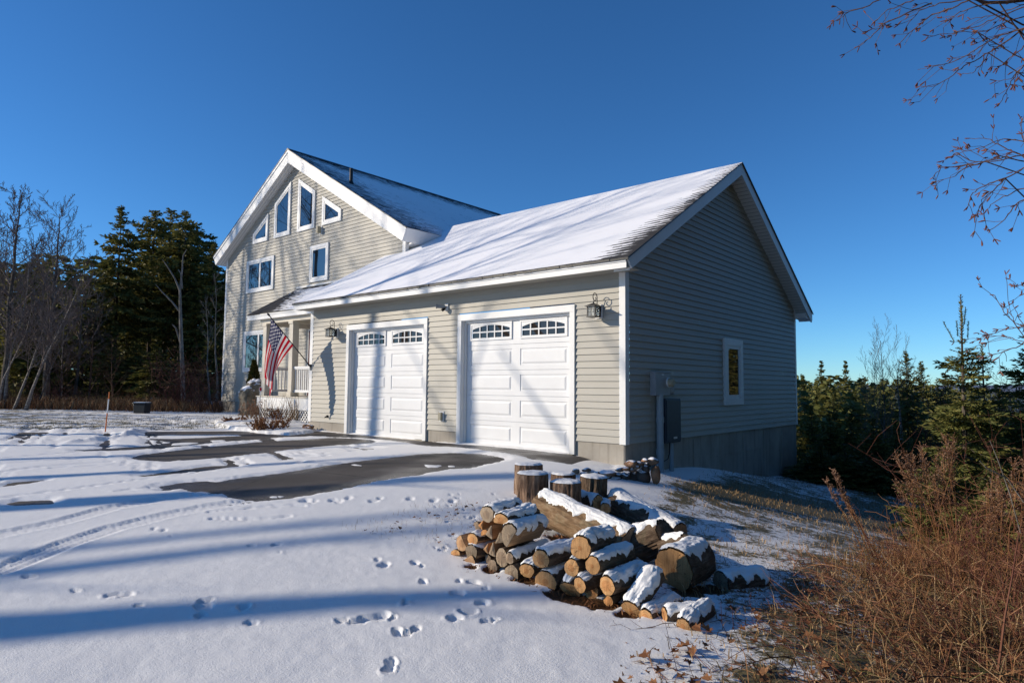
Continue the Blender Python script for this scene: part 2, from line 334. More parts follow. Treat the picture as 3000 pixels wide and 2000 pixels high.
M['straw'] = leaf_mat('dry_straw', [(.12, .07, .03), (.28, .18, .085), (.50, .35, .19)], .7, .1)
M['rust'] = leaf_mat('rusty_dead_stems', [(.08, .03, .013), (.19, .085, .036), (.38, .20, .09)], .7, .05)
M['cane'] = leaf_mat('reddish_bramble_canes', [(.05, .014, .011), (.125, .042, .026), (.30, .15, .08)], .6, .0)
M['brownleaf'] = leaf_mat('dead_leaves', [(.10, .04, .018), (.20, .085, .035), (.30, .15, .07)], .7, .15)
M['redtwig'] = leaf_mat('red_brown_twigs', [(.08, .028, .020), (.14, .050, .036), (.21, .10, .07)], .7, 0)
M['fluff'] = leaf_mat('faded_seed_heads', [(.16, .085, .055), (.26, .15, .10), (.36, .23, .16)], .8, .15)
M['stone'] = var_mat('field_stone', (.20, .15, .115), .85, .55, 6, .7, 30, .15)
M['boulder'] = var_mat('granite_boulder', (.24, .21, .165), .9, .35, 3, .8, 14, .1)
M['olive'] = leaf_mat('olive_weed_stems', [(.05, .045, .014), (.11, .10, .03), (.19, .17, .06)], .7, .05)
# ------------------------------------------------------------------ ground, driveway and snow
def Z6(l): return [(500+u*.42517, 1200+v*.42517) for u, v in l]
def Z02(l): return [(u*.31891, 950+v*.31891) for u, v in l]
def Z03(l): return [(u*.41456, 1350+v*.41456) for u, v in l]
def world(l): return np.array([on_ground(*p)[:2] for p in l])
PATCH = [
 Z6([(60,540),(250,512),(370,488),(500,465),(800,430),(1000,395),(1200,365),(1500,330),(1700,305),(1950,295),(2150,303),(2280,325),(2312,342),(2280,360),(2200,374),(2060,407),(1950,408),(1700,450),(1400,495),(1150,553),(1000,580),(850,610),(700,625),(520,628),(420,612),(340,590),(250,575),(130,566)]),
 Z6([(-282,330),(-200,308),(0,283),(300,250),(600,222),(900,205),(1090,192),(1280,197),(1380,205),(1435,218),(1380,232),(1250,240),(1000,260),(800,280),(500,315),(200,348),(0,358),(-150,355),(-250,345)]),
 [(425,1274),(420,1262),(455,1247),(520,1238),(600,1232),(640,1233),(650,1246),(680,1254),(760,1267),(850,1274),(905,1266),(930,1262),(1020,1270),(1260,1291),(1345,1301),(1690,1335),(1840,1362),(1815,1374),(1700,1369),(1640,1357),(1560,1345),(1495,1329),(1420,1321),(1340,1312),(1250,1308),(1160,1291),(1060,1283),(1010,1281),(960,1279),(900,1279),(800,1283),(715,1290),(620,1298),(520,1309),(470,1313),(400,1318),(300,1322),(210,1323),(205,1319),(330,1313),(440,1305),(500,1296),(430,1288)],
 Z02([(1180,1392),(1400,1368),(1700,1325),(1950,1300),(2190,1288),(2190,1312),(1900,1345),(1600,1375),(1350,1398)]),
 Z02([(0,1487),(130,1455),(260,1440),(400,1428),(410,1440),(250,1470),(130,1490),(0,1500)]),
 Z03([(0,300),(130,285),(320,278),(350,292),(330,312),(160,318),(0,318)]),
 Z6([(-110,528),(90,500),(280,490),(360,494),(300,510),(150,540),(0,560),(-60,560)]),
]
STRIP = [Z6([(-230,182),(0,176),(250,172),(470,172),(470,181),(250,190),(0,198),(-200,200)]), Z02([(1700,905),(1840,896),(1850,908),(1720,912)]),
 Z6([(20,232),(120,226),(185,228),(120,240),(20,243)]), Z6([(280,213),(370,210),(375,220),(290,222)]), Z6([(1280,372),(1335,374),(1320,382),(1280,380)]), Z6([(690,594),(745,598),(730,606),(700,603)]),
 Z6([(1900,384),(1960,386),(1950,396),(1910,395)]), Z6([(1740,378),(1830,380),(1800,396),(1750,394)])]
TRACK = [(Z03([(-60,815),(0,795),(250,692),(500,592),(800,490),(1200,390),(1500,330),(1800,290),(2000,268)]), .12, .030, 1), (Z03([(-60,550),(0,535),(400,450),(800,342),(1100,288),(1450,240)]), .12, .028, 1),
 (Z03([(0,275),(400,225),(1000,140),(1400,92),(1700,60),(2171,20)])+Z6([(1000,362),(1250,345),(1500,325)]), .06, .016, 1), (Z03([(850,225),(1200,180),(1600,130)]), .07, .015, 1),
 (Z02([(0,1243),(470,1200),(1100,1140),(1500,1085)]), .08, .014, 0), (Z02([(0,1365),(450,1310),(800,1290),(1000,1275)]), .08, .014, 0), (Z02([(0,1290),(400,1262),(900,1230),(1300,1235)]), .10, .012, 0),
 (Z02([(500,1330),(900,1310),(1200,1300)]), .07, .014, 0), (Z6([(300,765),(500,772),(640,768),(800,752)]), .05, .014, 1), (Z6([(280,720),(450,705),(640,680),(900,676)]), .05, .014, 1)]
PRINT = [(595,1786,.075,.030),(600,1768,.06,.03),(585,1815,.05,.03),(715,1790,.07,.028),(735,1835,.05,.028),(330,1753,.07,.025),(370,1752,.06,.025),(405,1785,.04,.022),(220,1740,.05,.02),(80,1698,.06,.02),(28,1662,.06,.02),(95,1697,.04,.02),
 (450,1556,.04,.018),(480,1560,.04,.018),(503,1577,.035,.018),(735,1607,.04,.02),(810,1603,.06,.02),(822,1627,.035,.02),(1000,1829,.05,.03),(1040,1833,.06,.03),(1085,1822,.09,.03),(1120,1817,.08,.03),(1150,1823,.05,.025),(1165,1862,.06,.03),(1190,1868,.05,.025),(1215,1856,.05,.03),
 (1105,1648,.05,.02),(1130,1662,.07,.022),(1120,1667,.06,.02),(1215,1657,.06,.02),(1235,1665,.04,.02),(1240,1712,.06,.02),(1187,1780,.05,.026),(1190,1772,.04,.022),(1385,1714,.07,.02),(1345,1710,.03,.02),(1425,1733,.04,.02),(1340,1746,.07,.02),(1415,1776,.07,.026),
 (1330,1822,.07,.03),(1365,1806,.08,.03),(1385,1803,.05,.03),(1428,1832,.06,.03),(1450,1828,.05,.024),(1147,1955,.055,.03),(1137,1978,.055,.03),(1150,1946,.03,.02),(1295,1620,.05,.02),(1305,1612,.04,.02),
 (1310,1535,.03,.016),(1390,1535,.03,.016),(1325,1575,.04,.018),(1360,1500,.035,.016),(1385,1522,.04,.018),(1345,1590,.04,.018),(1320,1455,.03,.014)]
rs = np.random.RandomState(5)
for i in range(16):     # boot prints strung along the drive
    PRINT.append((930+rs.uniform(-220, 420), 1478-rs.uniform(0, 22), .10, .014))
for i in range(26): PRINT.append((700+rs.uniform(0, 700), 1352+rs.uniform(-22, 10), .11, .014))
for i in range(40): PRINT.append((1300+rs.uniform(-40, 190), 1510+rs.uniform(-60, 110), .03, .012))
BED = world([(645,1244),(680,1254),(760,1268),(850,1274),(905,1266),(920,1250),(880,1232),(790,1222),(690,1225),(640,1232)])
BANK = world(Z02([(270,1125),(520,1105),(750,1085),(900,1065),(1100,1030),(1250,985)]))
th0 = math.atan2(FW[1], FW[0])
fine = np.arange(-47.5, 47.51, .135); coarse = np.arange(47.5+3.5, 360-47.6, 3.5)
ang = np.radians(np.r_[fine, coarse]) + th0
rad = np.r_[np.geomspace(.7, 1.4, 8)[:-1], np.geomspace(1.4, 42, 540), np.geomspace(42, 4000, 80)[1:]]
nr, na = len(rad), len(ang)
RR, AA = np.meshgrid(rad, ang, indexing='ij')
GX = (CAM[0]+RR*np.cos(AA)).ravel(); GY = (CAM[1]+RR*np.sin(AA)).ravel(); GR = RR.ravel()
GH = np.empty(len(GX))
for k in range(0, len(GX), 100000): GH[k:k+100000] = terrain(GX[k:k+100000], GY[k:k+100000])
def poly_sd(P, x, y):
    """signed distance, positive inside"""
    d = np.full(len(x), 1e9); ins = np.zeros(len(x), bool)
    for a, b in zip(P, np.roll(P, -1, 0)):
        e = b-a; wx = x-a[0]; wy = y-a[1]; t = np.clip((wx*e[0]+wy*e[1])/(e@e+1e-12), 0, 1)
        d = np.minimum(d, np.hypot(wx-e[0]*t, wy-e[1]*t))
        c = ((a[1] > y) != (b[1] > y)) & (x < (b[0]-a[0])*(y-a[1])/(b[1]-a[1]+1e-12)+a[0]); ins ^= c
    return np.where(ins, d, -d)
def near(P, m): return (GX > P[:, 0].min()-m) & (GX < P[:, 0].max()+m) & (GY > P[:, 1].min()-m) & (GY < P[:, 1].max()+m) & (GR < 40)
n_lo = fbm(GX*.6, GY*.6, 4, 1); n_mid = fbm(GX*3, GY*3, 4, 7); n_hi = fbm(GX*14, GY*14, 3, 11)
t = .026 + .012*n_lo + .006*n_mid*sstep(9, 3, GR) + .006*n_mid + .004*n_hi*sstep(12, 4, GR)
wx = GX + .25*fbm(GX*1.3, GY*1.3, 3, 21) + .07*fbm(GX*7, GY*7, 3, 22); wy = GY + .25*fbm(GX*1.3, GY*1.3, 3, 31) + .07*fbm(GX*7, GY*7, 3, 32)
sdm = np.full(len(GX), -9.)
for i, P in enumerate(PATCH):
    P = world(P); k = near(P, 1.0); f = poly_sd(P, GX[k] + (wx-GX)[k]*(.35 if i < 2 else .9), GY[k] + (wy-GY)[k]*(.35 if i < 2 else .9)); sdm[k] = np.maximum(sdm[k], f)
strip_m = np.zeros(len(GX))
for P in STRIP:
    P = world(P); k = near(P, 1.0); f = poly_sd(P, wx[k], wy[k]); sdm[k] = np.minimum(sdm[k], -f); strip_m[k] = np.maximum(strip_m[k], sstep(-.15, .05, f))
# thin wind-scoured streaks on the drive
drv = sstep(-19, -15, GX)*sstep(3.2, 1.2, GX + .25*GY)*sstep(.2, -.5, GY)*sstep(-8.2, -6.2, GY - .12*(GX+6))
strk = fbm((GX*.95-GY*.3)*.35, (GY*.95+GX*.3)*2.4, 5, 41)
sdm = np.maximum(sdm, np.where((drv > .5) & (GX < -4), (strk-.20)*.9, -9))
t = np.where(sdm > -.25, np.minimum(t, np.clip(-sdm*.20 + .020*n_hi + .010*n_mid + .003, -.03, 1)), t)
# melt strip at the foot of the garage front
def polyline(P, x, y):
    d = np.full(len(x), 1e9); s = np.zeros(len(x)); sgn = np.zeros(len(x)); L = 0
    for a, b in zip(P[:-1], P[1:]):
        e = b-a; l = math.hypot(*e); wx = x-a[0]; wy = y-a[1]; tt = np.clip((wx*e[0]+wy*e[1])/(l*l+1e-12), 0, 1); dd = np.hypot(wx-e[0]*tt, wy-e[1]*tt)
        k = dd < d; d = np.where(k, dd, d); s = np.where(k, L+tt*l, s); sgn = np.where(k, (e[0]*wy-e[1]*wx)/l, sgn); L += l
    return d, s, sgn
for P, wd, dep, tread in TRACK:
    P = world(P); k = near(P, .5); d, s, sg = polyline(P, GX[k], GY[k])
    prof = sstep(wd*1.15, wd*.85, d)
    if tread:
        ribs = sstep(.25, .75, .5+.5*np.sin(sg/wd*9.4)); lug = .5+.5*np.sin(s*95+np.abs(sg)*40); side = sstep(wd*.55, wd*.7, np.abs(sg))
        prof = prof*(.40 + .55*ribs*(1-side) + .45*lug*side)
    t[k] -= dep*prof*np.minimum(1, np.maximum(t[k], 0)/.02); t[k] += .004*np.exp(-((d-wd*1.35)/(wd*.3))**2)
for i, (px, py, rr, dp) in enumerate(PRINT):
    c = on_ground(px, py); k = np.nonzero((abs(GX-c[0]) < .6) & (abs(GY-c[1]) < .6))[0]
    a = rs.uniform(0, 3.14) if dp > .015 else 2.2; ex = rs.uniform(.55, .8)
    ux = (GX[k]-c[0])*math.cos(a)+(GY[k]-c[1])*math.sin(a); uy = -(GX[k]-c[0])*math.sin(a)+(GY[k]-c[1])*math.cos(a)
    rr = rr*.82; q = np.hypot(ux/rr, uy/(rr*ex)) + .8*n_hi[k] + .7*n_mid[k]
    m = t[k] > .012
    t[k] += np.where(m, -dp*1.15*sstep(1.05, .6, q) + .16*dp*np.exp(-((q-1.25)/.22)**2)*(1+4*n_hi[k]), 0)
k = near(BED, 1); f = poly_sd(BED, wx[k], wy[k]); t[k] = np.where(f > -.05, .05*sstep(-.05, .5, f) + .06 + .10*n_mid[k]*sstep(0, .4, f), t[k])
k = near(BANK, .8); d, s, sg = polyline(BANK, wx[k], wy[k]); t[k] += (.05+.10*fbm(s*2.6, sg*3, 4, 5)+.10*fbm(GX[k]*8, GY[k]*8, 3, 6))*np.exp(-(d/.15)**2)*sstep(0, 1.2, s)
lawn = sstep(-11, -14, GX - .9*(GY+4))*sstep(-20, -15, GY)
t = np.where(strip_m > .3, np.minimum(t, .008+.012*n_mid), t)
t = t + lawn*(.016*fbm(GX*1.6, GY*1.6, 4, 61) + .02*fbm(GX*7, GY*7, 3, 62))
# where the lawn and the side yard show grass
grass_k = np.clip(lawn*(.47 + .12*sstep(2, -4, GY)) , 0, 1)
yard = sstep(.6, 1.8, GX + .22*(GY+2.0))*sstep(-6.4, -4.4, GY + .25*(GX-3)); yard = np.maximum(yard, sstep(2.6, 3.8, GX + .35*(GY+5.4))*.8)
yard *= sstep(-8.0, -6.9, GY - .1*GX)
band = np.exp(-((GY - 1.02*GX + .5)/1.9)**2)
grass_k = np.maximum(grass_k, yard*(.57 + .26*band))
grass_k = np.maximum(grass_k, .36*sstep(-1.5, .8, GX)*sstep(-6.6, -5.4, GY)*sstep(-1, -2.5, GY))
grass_k = np.maximum(grass_k, .68*sstep(3.1, 4.2, GX + .2*GY+1.0))
grass_k = np.maximum(grass_k, sstep(9.4, 11.0, GY-.1*GX)*.8*sstep(-1, 1, GX)); grass_k = np.where(GR > 45, .95, grass_k)
duff = np.zeros(len(GX))
for px, py, rr in ((1600,1550,.20),(1650,1585,.26),(1720,1610,.25),(1600,1535,.18),(1700,1760,.22),(1765,1778,.2),(1640,1745,.2),(1540,1705,.16),(1440,1675,.14),(1840,1808,.12),(2010,1738,.22),(2080,1735,.2),(1850,1690,.28),(1380,1668,.10)):
    c = on_ground(px, py); q = np.hypot(GX-c[0], (GY-c[1])); rr = rr*.62; duff = np.maximum(duff, sstep(rr*1.7, rr*.3, q + .5*rr*n_mid + .4*rr*n_hi*3))
t = np.where(duff > .3, t-.03*duff*sstep(.3, .7, duff), t)
duff = np.maximum(duff, .70*sstep(4.3, 5.1, GX+.35*(GY+5))*sstep(-8.6, -7.6, GY-.2*(GX-5))*sstep(-1.2, -2.6, GY))
t = np.where((sdm < -.3) & (duff < .3), np.maximum(t, .004), t)
gv = np.stack([GX, GY, GH+t], -1)
ground = grid_mesh('ground', gv, nr, na, M['ground'], wrap=True, attrs={'bare': grass_k, 'duff': duff}); tag(ground, kind='structure')
# asphalt sheet of the driveway
gx = np.arange(-20, 2.4, .1); gy = np.arange(-11.5, .01, .1); X, Y = np.meshgrid(gx, gy, indexing='ij')
X = X.ravel(); Y = Y.ravel(); sink = np.maximum(sstep(.3, .9, X+.3*(Y+4)), sstep(-12, -14, X-.9*(Y+4)))
V = np.stack([X, Y, terrain(X, Y)-.08*sink], -1)
sw_ = np.full(len(X), 9.)
for P in PATCH[:3]: sw_ = np.minimum(sw_, np.abs(poly_sd(world(P), X, Y)))
tag(grid_mesh('driveway', V, len(gx), len(gy), M['asphalt'], attrs={'wet': np.exp(-(sw_/.30)**2)}), kind='structure')
def gz(x, y): return hz(x, y) + .036
# far hills, distance haze put into their blue-grey colour
hv = []
na2 = 240
for i in range(na2):
    a = 2*math.pi*i/na2; e = 18 + 22*float(fbm(np.array([i*.11]), np.array([3.3]), 4, 3)[0]) + 5*float(fbm(np.array([i*1.1]), np.array([1.3]), 3, 9)[0])
    for r_, z_ in ((1500, -12), (1900, e*.55), (2300, e), (3200, e*.4)): hv.append((r_*math.cos(a), r_*math.sin(a), z_))
hv = np.array(hv + hv[:4]); tag(grid_mesh('hills', hv, na2+1, 4, var_mat('haze_blue_hills', (.14, .17, .23), .9, .25, .01)), kind='structure')
# ------------------------------------------------------------------ the house with its attached garage
house = empty('house', (0, 0, 0))
tag(house, 'grey clapboard house with white trim, tall front gable and attached two door garage', 'house')
ZS, ZC, OV, EV, ZF, ZFB, YR, ZR, EVB, DEP = .13, 2.989, .315, -.433, 3.078, 2.915, 4.287, 5.858, 9.05, 8.6
XL, PG, HL, HR, XH, ZH = -9.214, 2.407, -19.057, -8.46, -14.268, 8.96
HLT, ZHL, HRT, ZHR, YF, YB, HS = -19.492, 5.935, -8.014, 5.322, 2.069, 12.78, .40
K1 = (ZR-ZF)/(YR-EV); KH = (ZH-ZHR)/(HRT-XH)
def cut(iv, holes):
    out = [iv]
    for a, b in holes:
        nx = []
        for l, r in out:
            if b <= l or a >= r: nx.append((l, r)); continue
            if a > l: nx.append((l, a))
            if b < r: nx.append((b, r))
        out = nx
    return out
def siding(z0, z1, lo, hi, P, holes=(), course=.1127):
    """lapped boards; lo(z), hi(z) give the ends at height z; P(u, z, d) -> xyz with d outwards"""
    b = MB(); z = z0; n = int(math.ceil((z1-z0)/course)); rr = random.Random(3)
    for i in range(n):
        za, zb = z0+i*course, min(z0+(i+1)*course+.004, z1); zm = (za+zb)/2
        hs_ = [(h[0], h[1]) for h in holes if h[2] < zb-.004 and h[3] > za+.004]
        for l, r in cut((min(lo(za), lo(zm)), max(hi(za), hi(zm))), hs_):
            L0 = l if l != min(lo(za), lo(zm)) else lo(za); L1 = l if l != min(lo(za), lo(zm)) else lo(zb); R0 = r if r != max(hi(za), hi(zm)) else hi(za); R1 = r if r != max(hi(za), hi(zm)) else hi(zb)
            j = rr.uniform(-.0012, .0012); js = []
            x = L0 + rr.uniform(.5, 3.6)
            while x < R0-.5: js.append(x); x += rr.uniform(2.4, 3.7)
            ends = [L0] + js + [R0]
            for a, c in zip(ends[:-1], ends[1:]):
                c2 = c-.0006 if c in js else c; dj = rr.uniform(-.0008, .0008)
                t0 = L1 if a == L0 else a; t1 = R1 if c == R0 else c2
                if t1-t0 < .004: t0 = t1 = (t0+t1)/2
                d0 = .026+j+dj
                b.quad(P(a, za, d0), P(c2, za, d0), P(t1, zb, .004+dj), P(t0, zb, .004+dj)); b.quad(P(a, za, -.004), P(c2, za, -.004), P(c2, za, d0), P(a, za, d0))
    return b
PF = lambda u, z, d: (u, -d, z)
D1 = (-7.633, -4.759); D2 = (-3.849, -.975); DT = 2.47; DB = -.105
front = siding(ZS, ZC-.02, lambda z: XL+.10, lambda z: -.10, PF, [(D1[0]+.02, D1[1]-.02, -1, DT-.02), (D2[0]+.02, D2[1]-.02, -1, DT-.02)]).build('front_wall', M['siding'], house)
PS = lambda u, z, d: (d, u, z)
roofz = lambda y: ZF + K1*(y-EV)
lo_s = lambda z: max(.10, EV + (z+.20-ZF)/K1) if z > 2.6 else .10
hi_s = lambda z: min(DEP-.10, DEP - (EV + (z+.20-ZF)/K1)) if z > 2.6 else DEP-.10
siding(ZS, ZR-.24, lo_s, hi_s, PS).build('side_wall', M['siding'], house)
PGf = lambda u, z, d: (u, PG-d, z)
lo_g = lambda z: max(HL+.10, XH - (ZH-.43-z)/KH) if z > 5 else HL+.10
hi_g = lambda z: min(HR-.10, XH + (ZH-.43-z)/KH) if z > 4.3 else HR-.10
siding(HS, ZH-.45, lo_g, hi_g, PGf).build('gable_wall', M['siding'], house)
siding(4.6, 5.2, lambda z: PG+.1, lambda z: 9, lambda u, z, d: (HR+d, u, z)).build('house_side_wall', M['siding'], house)
siding(.1, 3.3, lambda z: .1, lambda z: PG, lambda u, z, d: (XL-d, u, z)).build('porch_side_wall', M['siding'], house)
b = MB(); b.box(-.10, .02, -.022, .10, ZS-.012, ZC-.05); b.build('corner_board', M['white'], house, bevel=.004)
b = MB(); b.box(XL-.02, XL+.115, -.022, .10, ZS-.012, ZC-.05); b.build('corner_board', M['white'], house, bevel=.004)
b = MB(); b.box(-.10, .022, DEP-.10, DEP+.02, ZS-.012, ZC+.15); b.build('corner_board', M['white'], house, bevel=.004)
b = MB(); b.box(HL-.022, HL+.11, PG-.022, PG+.1, HS-.02, 6.0); b.build('corner_board', M['white'], house, bevel=.004)
b = MB(); b.box(HR-.11, HR+.022, PG-.022, PG+.1, 4.4, 5.35); b.build('corner_board', M['white'], house, bevel=.004)
# foundation
for x0, x1 in ((XL, D1[0]+.03), (D1[1]-.03, D2[0]+.03), (D2[1]-.03, -.031)):
    b = MB(); b.box(x0, x1, .0, .28, -.9, ZS); b.build('foundation', M['concrete'], house)
b = MB()
b.box(-.30, -.012, .01, DEP-.02, -2.2, ZS)
for y in (1.25, 2.5, 3.72, 4.95, 6.2, 7.4): b.box(-.02, -.004, y, y+.018, -2.2, ZS-.06)
b.box(-.02, -.005, 3.6, 6.1, -.335, -.315)
b.build('foundation', M['concrete'], house)
b = MB(); b.box(HL+.03, XL, PG+.01, PG+.3, -.6, HS-.005); b.build('foundation', M['concrete'], house)
for d in (D1, D2):
    b = MB(); b.box(d[0]+.05, d[1]-.05, -.03, .25, -.5, DB-.005); b.build('door_sill_slab', M['beige'], house)
# ---- garage roof
def roof_faces(name, quads, mat):
    """quads: list of (4 pts, 4 uvs)"""
    me = bpy.data.meshes.new(name); v = []; f = []; uv = []
    for p, q in quads: n = len(v); v += p; f.append(tuple(range(n, n+4))); uv += q
    me.from_pydata(v, [], f); l = me.uv_layers.new(name='UVMap'); l.data.foreach_set('uv', [c for q in uv for c in q]); me.materials.append(mat); me.update()
    o = bpy.data.objects.new(name, me); COL.objects.link(o); o.parent = house; return o
ck = math.hypot(1, K1)
def gq(x0, x1, y0, y1, up=.0):
    z = lambda y: roofz(y)+up
    P = [(x0, y0, z(y0)), (x1, y0, z(y0)), (x1, y1, z(y1)), (x0, y1, z(y1))]; U = [(x0-XL, (y0-EV)*ck), (x1-XL, (y0-EV)*ck), (x1-XL, (y1-EV)*ck), (x0-XL, (y1-EV)*ck)]; return P, U
XLo = -9.382
YE = EV-.035
quads = [gq(XLo, OV+.02, YE, PG, .012), gq(HR-.02, OV+.02, PG, YR, .012)]
x0, x1 = HR-.02, OV+.02
quads.append(([(x1, YR, ZR+.012), (x0, YR, ZR+.012), (x0, EVB+.03, ZF-.01), (x1, EVB+.03, ZF-.01)], [(0, 5.4), (9, 5.4), (9, 0), (0, 0)]))
roof_faces('garage_roof', quads, M['roof_garage'])
# ragged shingle edge along the eave and the rakes
b = MB(); rr = random.Random(8); x = XLo
while x < OV+.02:
    w = min(rr.uniform(.10, .19), OV+.02-x); dz = rr.uniform(-.006, .007); dy = rr.uniform(-.008, .006)
    b.box(x, x+w-.002, YE-.006+dy, YE+.03, roofz(YE)-.022+dz*.5, roofz(YE)+.014+dz); x += w
def slopebox(b, xa, xb, ya, yb, top, thick):
    za, zb = roofz(ya), roofz(yb)
    b.prism([(ya, za+top), (yb, zb+top), (yb, zb+top-thick), (ya, za+top-thick)], lambda p, a: (a, p[0], p[1]), xa, xb)
slopebox(b, OV+.004, OV+.026, YE, YR, .009, .022)
zb_ = lambda y: ZR - K1*(y-YR)
b.prism([(YR, ZR+.009), (EVB+.03, zb_(EVB+.03)+.009), (EVB+.03, zb_(EVB+.03)-.016), (YR, ZR-.016)], lambda p, a: (a, p[0], p[1]), OV+.004, OV+.026)
b.build('drip_edge', M['roof_plain'] if False else M['black'], house)
# boxed rakes, fascia, soffits
cy = lambda y: roofz(y)
T = .215
b = MB()
b.prism([(EV-.005, cy(EV)-.014), (YR, ZR-.014), (YR, ZR-.014-T*ck), (EV+.12, ZFB-.0)], lambda p, a: (a, p[0], p[1]), OV-.03, OV)
b.prism([(YR, ZR-.014), (EVB, zb_(EVB)-.014), (EVB, zb_(EVB)-.014-.16), (EVB-.05, zb_(EVB)-.014-T*ck+.02), (YR, ZR-.014-T*ck)], lambda p, a: (a, p[0], p[1]), OV-.03, OV)
b.build('rake_board', M['white'], house)
b = MB()
T2 = .19
b.prism([(EV+.1, cy(EV+.1)-.03), (YR, ZR-.03), (YR, ZR-.03-T2*ck), (EV+.1, cy(EV+.1)-.03-T2*ck)], lambda p, a: (a, p[0], p[1]), -.005, OV-.031)
b.prism([(YR, ZR-.03), (EVB-.06, zb_(EVB-.06)-.03), (EVB-.06, zb_(EVB-.06)-.03-T2*ck), (YR, ZR-.03-T2*ck)], lambda p, a: (a, p[0], p[1]), -.005, OV-.031)
b.box(-.02, OV-.032, DEP+.02, EVB-.03, ZFB-.02, ZFB+.12)
b.build('rake_soffit', M['soffit'], house)
b = MB(); b.box(XLo+.02, OV-.031, EV, EV+.025, ZFB, ZF-.02); b.box(XLo+.005, OV-.031, EV-.018, EV-.001, ZF-.066, ZF-.036); b.box(XLo-.002, OV-.031, EV-.03, EV-.001, ZF-.033, ZF-.012)
b.box(XLo+.02, XLo+.045, EV+.026, .8, ZFB+.01, ZF-.02)
b.build('eave_fascia', M['white'], house)
b = MB(); b.box(XLo+.046, OV-.032, EV+.026, .0, ZFB+.012, ZFB+.03); b.build('eave_soffit', M['siding'], house)
# ---- house roof
cq = math.hypot(1, KH)
quads = [([(HRT, YF-.03, ZHR), (HRT, YB, ZHR), (XH, YB, ZH), (XH, YF-.03, ZH)], [(0, 0), (YB-YF, 0), (YB-YF, (HRT-XH)*cq), (0, (HRT-XH)*cq)]),
         ([(XH, YF-.03, ZH), (XH, YB, ZH), (HLT, YB, ZHL), (HLT, YF-.03, ZHL)], [(0, 6), (10.7, 6), (10.7, 0), (0, 0)])]
roof_faces('house_roof', quads, M['roof_house'])
b = MB(); b.prism([(XH, ZH+.0), (HRT+.01, ZHR-.006), (HRT+.01, ZHR-.03), (XH, ZH-.024)], lambda p, a: (p[0], a, p[1]), YF-.032, YF-.006)
b.prism([(XH, ZH), (XH, ZH-.024), (HLT-.01, ZHL-.03), (HLT-.01, ZHL-.006)], lambda p, a: (p[0], a, p[1]), YF-.032, YF-.006)
b.prism([(-.18, -.09), (0, .022), (.18, -.09), (0, .0)], lambda p, a: (XH+p[0], a, ZH+p[1]+.006), YF-.034, YB)
b.build('ridge_cap', M['black'], house)
nx, nz = KH/cq, 1/cq
def rake(x0, z0, x1, z1, sgn, t0, t1, ya, yb, m):
    """band of the front rake between depths t0..t1 measured square to the slope"""
    o = lambda x, z, t: (x - sgn*nx*t, z - nz*t)
    b = MB(); b.prism([o(x0, z0, t0), o(x1, z1, t0), o(x1, z1, t1), o(x0, z0, t1)], lambda p, a: (p[0], a, p[1]), ya, yb); return b
TT = .40
def band(t0, t1, ya, yb, mb, ins=0):
    # mitred at the ridge
    for xe, ze in ((HRT, ZHR), (HLT, ZHL)):
        s = 1 if xe > XH else -1
        xe -= s*ins; ze += ins*KH
        p = [(XH, ZH-t0*cq), (xe - s*nx*t0, ze-nz*t0), (xe - s*nx*t1, ze-nz*t1), (XH, ZH-t1*cq)]
        mb.prism(p, lambda q, a: (q[0], a, q[1]), ya, yb)
b = MB(); band(.012, .10, YF-.022, YF+.03, b); band(.101, TT, YF, YF+.03, b); b.build('gable_rake_board', M['white'], house)
b = MB(); band(.05, TT-.012, YF+.031, PG+.05, b, .034); b.build('gable_soffit', M['soffit'], house)
for s, xe, ze, xw in ((1, HRT, ZHR, HR), (-1, HLT, ZHL, HL)):
    b = MB(); o = lambda t, dx: (xe - s*nx*t - s*dx, ze - nz*t + dx*KH)
    b.prism([o(.012, 0), o(TT, 0), o(TT, .03), o(.012, .03)], lambda q, a: (q[0], a, q[1]), YF+.031, YB)
    b.prism([o(TT-.02, .031), o(TT, .031), (xw+.0*s, ze-nz*TT-.06), (xw+.0*s, ze-nz*TT+.02)], lambda q, a: (q[0], a, q[1]), PG+.051, YB)
    b.build('house_eave_fascia', M['white'], house)
b = MB(); b.cyl((-11.646, 2.78), .055, 7.2, 7.92, 14); b.cyl((-11.646, 2.78), .12, 7.36, 7.50, 14, r1=.06); b.build('vent_pipe', M['black'], house, smooth=False)
# ---- windows
def inset(pts, d):
    n = len(pts); out = []; A = sum(pts[i][0]*pts[(i+1) % n][1]-pts[(i+1) % n][0]*pts[i][1] for i in range(n)); sg = 1 if A > 0 else -1
    for i in range(n):
        p0, p1, p2 = pts[i-1], pts[i], pts[(i+1) % n]
        def off(a, b_):
            ex, ez = b_[0]-a[0], b_[1]-a[1]; l = math.hypot(ex, ez); return (-ez/l*sg*d, ex/l*sg*d), (ex/l, ez/l)
        (n1, e1), (n2, e2) = off(p0, p1), off(p1, p2)
        a = (p1[0]+n1[0], p1[1]+n1[1]); c = (p1[0]+n2[0], p1[1]+n2[1]); den = e1[0]*e2[1]-e1[1]*e2[0]
        if abs(den) < 1e-6: out.append(a); continue
        k = ((c[0]-a[0])*e2[1]-(c[1]-a[1])*e2[0])/den; out.append((a[0]+e1[0]*k, a[1]+e1[1]*k))
    return out
def ring(b, o, i, P, d0, d1):
    n = len(o)
    for k in range(n):
        j = (k+1) % n
        b.quad(P(*o[k], d1), P(*o[j], d1), P(*i[j], d1), P(*i[k], d1)); b.quad(P(*o[k], d0), P(*o[j], d0), P(*o[j], d1), P(*o[k], d1)); b.quad(P(*i[k], d1), P(*i[j], d1), P(*i[j], d0), P(*i[k], d0))
